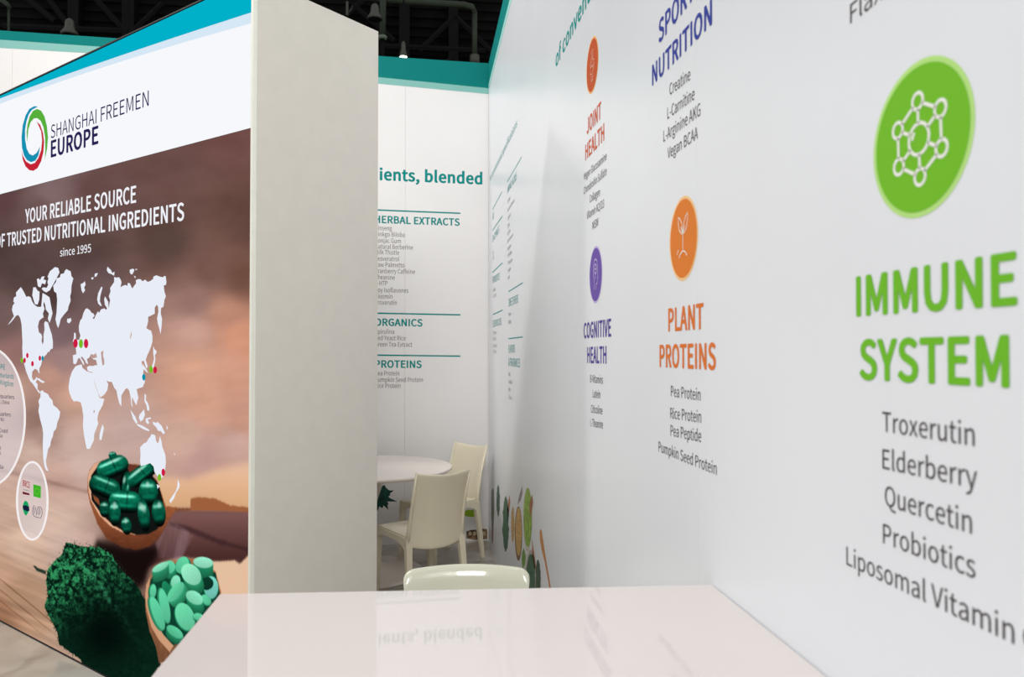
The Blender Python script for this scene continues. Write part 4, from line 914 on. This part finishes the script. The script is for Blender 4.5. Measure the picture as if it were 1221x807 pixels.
for s, xr, yr, x0 in (('Global Headquarters', 17, 475.8, -22), ('Shanghai, China', 11, 482, -14), ('US Headquarters', 13, 496.6, -18), ('Sparta, NJ', 4.6, 502, -12), ('US West Coast', 9.4, 516, -16), ('California', 3, 521.6, -14), ('Japan', 1, 536, -12), ('Tokyo', 1, 542, -10), ('Australia', 4, 559, -12)):
    l(s, (x0, yr-(xr-x0)*.09), (xr, yr), 4.6 if yr not in (482, 502, 521.6) else 4.2, DK, .012, lab='dark lettering')
Q = qz(15, 565, 13.45)
l('BRCS', (27.2, 579), (35.4, 581.8), 7, (166, 34, 52), .03, lab='red lettering', off=.002)
poly('certification_bar', LR, Q([(160, 280), (270, 312), (272, 342), (162, 322)]), glow((110, 26, 44)), light, .002)
poly('certification_bar', LR, Q([(170, 245), (268, 268), (268, 276), (170, 253)]), glow((110, 120, 140)), light, .002)
o = poly('organic_leaf_mark', LR, Q([(332, 165), (455, 196), (452, 390), (334, 358)]), glow((62, 176, 40)), light, .002, 'green square leaf mark')
for k in range(10):
    a = 2*pi*k/10; oval('star', LR, 15+(392+36*cos(a))/13.45, 565+(278+46*sin(a))/13.45, .35, .5, glow((170, 220, 70)), o, .0028, n=5)
o = poly('round_mark', LR, Q([(210, 425), (245, 455), (262, 510), (268, 560), (250, 620), (215, 672), (190, 640), (170, 590), (160, 540), (168, 490), (185, 445)]), glow((26, 160, 96)), light, .002, 'green pointed mark with dark band')
poly('dark_band', LR, Q([(165, 505), (215, 500), (265, 530), (270, 590), (235, 600), (180, 575), (160, 540)]), glow((22, 32, 60)), o, .0025)
fq = lambda a, b_, off: LR.at(15+a/13.45, 565+b_/13.45, off)
stroke('badge_mark', fq, [[(400, 525), (450, 530), (470, 570), (475, 640), (450, 705), (410, 700), (350, 680), (325, 640), (320, 570), (340, 500), (370, 540), (380, 600), (385, 660)], [(395, 560), (410, 600), (405, 650)], [(430, 560), (440, 610), (425, 660)], [(345, 540), (350, 640)], [(395, 540), (440, 560)]], 9, glow((70, 60, 90)), light, .002, 'small dark outlined badge mark')

# ---------------------------------------------------------------- counter
ZC = 1.111
counter = empty('reception_counter', (.09, .9, 0), label='glossy off-white counter in the foreground against the lettered wall', cat='counter')
def cl(p): return (p[0]-.09, p[1]-.9, p[2])
c1 = Plane((0, 0, ZC), (0, 0, 1)).at(262.5, 708); c2 = Plane((0, 0, ZC), (0, 0, 1)).at(849.5, 697); c3 = Plane((0, 0, ZC), (0, 0, 1)).at(180, 807)
dl = (c3-c1)/(c1[1]-c3[1])
c0 = c1+dl*(c1[1]-.45)
xw = WX-.002
q = [(c0[0], .45), (xw, .45), (xw, c2[1]), (c1[0], c1[1])]
MB().hexa([cl((x, y_, ZC-.03)) for x, y_ in q], [cl((x, y_, ZC)) for x, y_ in q]).build('countertop', M_top, counter, bevel=.0012, label='glossy top with a pinkish white sheen')
q2 = [(c0[0]+.03, .48), (xw-.004, .48), (xw-.004, c2[1]-.03), (c1[0]+.03, c1[1]-.03)]
MB().hexa([cl((x, y_, .06)) for x, y_ in q2], [cl((x, y_, ZC-.03)) for x, y_ in q2]).build('body', M_body, counter, bevel=.002)
q3 = [(c0[0]+.06, .52), (xw-.004, .52), (xw-.004, c2[1]-.06), (c1[0]+.06, c1[1]-.06)]
MB().hexa([cl((x, y_, 0)) for x, y_ in q3], [cl((x, y_, .06)) for x, y_ in q3]).build('plinth', M_lamp, counter)

# ---------------------------------------------------------------- table
TC = (-.385, 5.50)
table = empty('round_table', (TC[0], TC[1], 0), label='round white meeting table with tulip pedestal in front of the back wall', cat='table')
MB().lathe([(.55, .712), (.585, .716), (.598, .726), (.6, .734), (.598, .74), (.59, .7425)], 72).build('tabletop', M_table, table, True).modifiers.new('b', 'EDGE_SPLIT')
MB().lathe([(.17, .712), (.15, .69), (.115, .62), (.08, .52), (.055, .40), (.048, .3), (.055, .2), (.075, .12), (.1, .07)], 40).build('pedestal_column', M_table, table, True)
MB().lathe([(.4, 0), (.402, .006), (.38, .02), (.25, .035), (.13, .06), (.09, .085)], 56).build('pedestal_base', M_table, table, True)

# ---------------------------------------------------------------- chairs
def shell(fn, nu, nv, th):
    P = np.array([[fn(-1+2*i/nu, j/nv) for i in range(nu+1)] for j in range(nv+1)], float)
    du = np.gradient(P, axis=1); dv = np.gradient(P, axis=0)
    n = np.cross(du, dv); n /= np.linalg.norm(n, axis=2, keepdims=True)+1e-9
    A = (P+n*th/2).reshape(-1, 3); Bk = (P-n*th/2).reshape(-1, 3)
    V = list(A)+list(Bk); o = len(A); Fc = []
    w = nu+1
    for j in range(nv):
        for i in range(nu):
            a = j*w+i; Fc.append((a, a+1, a+w+1, a+w)); Fc.append((o+a, o+a+w, o+a+w+1, o+a+1))
    rim = [i for i in range(w)]+[j*w+nu for j in range(1, nv+1)]+[nv*w+i for i in range(nu-1, -1, -1)]+[j*w for j in range(nv-1, 0, -1)]
    for k in range(len(rim)):
        a, c = rim[k], rim[(k+1) % len(rim)]; Fc.append((a, o+a, o+c, c))
    return [tuple(v) for v in V], Fc
def subsurf(o, lv=1):
    md = o.modifiers.new('smooth', 'SUBSURF'); md.levels = lv; md.render_levels = lv
def leg(p0, p1, a0, b0_, a1_, b1_):      # tapered leg between a top centre and a foot centre
    f_ = lambda p, a, bb: [(p[0]-a, p[1]-bb, p[2]), (p[0]+a, p[1]-bb, p[2]), (p[0]+a, p[1]+bb, p[2]), (p[0]-a, p[1]+bb, p[2])]
    return MB().hexa(f_(p1, a1_, b1_), f_(p0, a0, b0_))
def arch(x0, x1, y0, y1, zt_, zb, rise, axis, th, n=10):
    """apron under the seat with an arched lower edge"""
    V = []; Fc = []
    for k in range(n+1):
        t = k/n; s = 2*t-1
        p = np.array([x0+(x1-x0)*t, y0+(y1-y0)*t]); zl_ = zb+rise*(1-s**4)
        off = np.array([0, th]) if axis == 'x' else np.array([th, 0])
        V += [(*p, zt_), (*p, zl_), (*(p+off), zl_), (*(p+off), zt_)]
    for k in range(n):
        a = 4*k
        for i in range(4): Fc.append((a+i, a+(i+1) % 4, a+4+(i+1) % 4, a+4+i))
    Fc += [(3, 2, 1, 0), (4*n, 4*n+1, 4*n+2, 4*n+3)]
    return V, Fc
def make_chair(loc, rz, label):
    t = empty('cafe_chair', loc, rz, label=label, cat='chair', group='cream plastic chairs around the round table')
    hw = .2
    def back(a, tt_):                    # faces +y; concave towards the sitter
        z = .385+.455*tt_-.02*(1-a*a)*(tt_**3)-.0*(a*a)
        if tt_ < .3: z -= .03*(1-a*a)*(1-tt_/.3)
        x = a*(.192-.008*tt_-.012*sin(pi*tt_))
        y_ = -.215-.108*tt_**1.25-.034*(1-a*a)+.012*sin(pi*tt_)
        return (x, y_, z)
    o = obj('backrest', *shell(back, 14, 14, .014), M_chair, t, True); subsurf(o)
    for s in (-1, 1):                    # raised side flanges of the backrest
        o = MB().tube([(s*.19, -.215, .385), (s*.184, -.228, .5), (s*.18, -.262, .64), (s*.183, -.322, .838)], [.015, .013, .011, .008], 8).build('back_edge', M_chair, t, True)
    def seat(a, tt_):
        y_ = -.215+.43*tt_
        z = .445-.012*(1-a*a)*sin(pi*min(tt_*1.1, 1))+.012*(tt_ < .01)*0
        if tt_ > .9: z -= .012*(tt_-.9)/.1
        return (a*(.195+.01*tt_), y_, z)
    o = obj('seat', *shell(seat, 12, 12, .014), M_chair, t, True); subsurf(o)
    ap = MB()
    ap.add(*arch(-.19, .19, -.222, -.222, .44, .35, .045, 'x', .014)); ap.add(*arch(-.2, .2, .2, .2, .44, .345, .055, 'x', .014))
    ap.add(*arch(-.2, -.205, -.215, .21, .44, .345, .055, 'y', .014)); ap.add(*arch(.186, .191, -.215, .21, .44, .345, .055, 'y', .014))
    ap.build('apron', M_chair, t, bevel=.003)
    for sx_ in (-1, 1):
        leg((sx_*.182, .192, .436), (sx_*.196, .205, 0), .021, .021, .0145, .0145).build('leg', M_chair, t, bevel=.006)
        leg((sx_*.18, -.208, .436), (sx_*.198, -.262, 0), .022, .021, .0145, .0145).build('leg', M_chair, t, bevel=.006)
    return t
def facing(p, to): return math.atan2(to[1]-p[1], to[0]-p[0])-pi/2
def floorxy(x, y, z): q = Plane((0, 0, z), (0, 0, 1)).at(x, y); return q[:2]
# near chair: top corners of its backrest measured; faces the table
a_, b__ = floorxy(499, 565, .832), floorxy(558.5, 559, .832)
def seat_pose(A, B, flip=False):
    d = B-A; mid = (A+B)/2; n_ = np.array([-d[1], d[0]]); n_ /= np.linalg.norm(n_)
    if flip: n_ = -n_
    return mid+n_*.322, math.atan2(n_[1], n_[0])-pi/2
c_, rz = seat_pose(a_, b__)
print('near chair', a_, b__, np.linalg.norm(b__-a_), c_, rz)
ch1 = make_chair((c_[0], c_[1], 0), rz, 'cream plastic chair nearest the round table, its back towards the counter')
a_, b__ = floorxy(544, 526.5, .835), floorxy(580, 531, .835)
c_, rz = seat_pose(b__, a_)
print('far chair', a_, b__, np.linalg.norm(b__-a_), c_, rz)
c_2 = c_
ch2 = make_chair((c_[0], c_[1], 0), rz, 'cream plastic chair in the corner behind the table, glossy front of its back visible')

# chair just behind the counter, facing it
def make_round_chair(loc, rz, label):
    t = empty('rounded_chair', loc, rz, label=label, cat='chair')
    def back(a, tt_):
        a = sin(a*pi/2); X = a*.209; k_ = min(abs(a), 1)
        z = .40+.409*tt_
        u_ = max(0, (k_-.9)/.10)
        z -= .022*(1-math.sqrt(max(0, 1-u_*u_)))*tt_**3; z += .006*(1-a*a)*tt_
        x = X*(1-.05*(1-tt_)-.02*max(0, tt_-.9)/.1)
        y_ = -.2-.07*tt_+.0*(a*a)+.045*a*a-(.018*((tt_-.9)/.1)**2 if tt_ > .9 else 0)
        return (x, y_, z)
    o = obj('backrest', *shell(back, 22, 20, .022), M_chair2, t, True); subsurf(o, 2)
    def seat(a, tt_):
        y_ = -.2+.42*tt_
        w_ = .2+.014*sin(pi*tt_)
        z = .45-.015*(1-a*a)*sin(pi*min(tt_*1.1, 1))
        if tt_ > .9: z -= .02*((tt_-.9)/.1)**2
        return (a*w_, y_, z)
    o = obj('seat', *shell(seat, 14, 14, .02), M_chair2, t, True); subsurf(o)
    ap = MB()
    ap.add(*arch(-.18, .18, -.19, -.19, .44, .36, .05, 'x', .014)); ap.add(*arch(-.18, .18, .18, .18, .44, .36, .05, 'x', .014))
    ap.add(*arch(-.18, -.18, -.18, .19, .44, .36, .05, 'y', .014)); ap.add(*arch(.166, .166, -.18, .19, .44, .36, .05, 'y', .014))
    ap.build('apron', M_chair2, t, bevel=.003)
    for sx_ in (-1, 1):
        for sy in (-1, 1):
            leg((sx_*.168, sy*.178, .436), (sx_*.19, sy*.2-.02*(sy < 0), 0), .02, .02, .014, .014).build('leg', M_chair2, t, bevel=.006)
    return t
a_, b__ = floorxy(476, 680, .80), floorxy(624, 678, .80)
mid = (a_+b__)/2
print('front chair', a_, b__, np.linalg.norm(b__-a_))
make_round_chair((mid[0], mid[1]-.27, 0), pi+math.atan2(b__[1]-a_[1], b__[0]-a_[0]), 'glossy pale plastic chair right behind the counter, only its rounded back top showing')
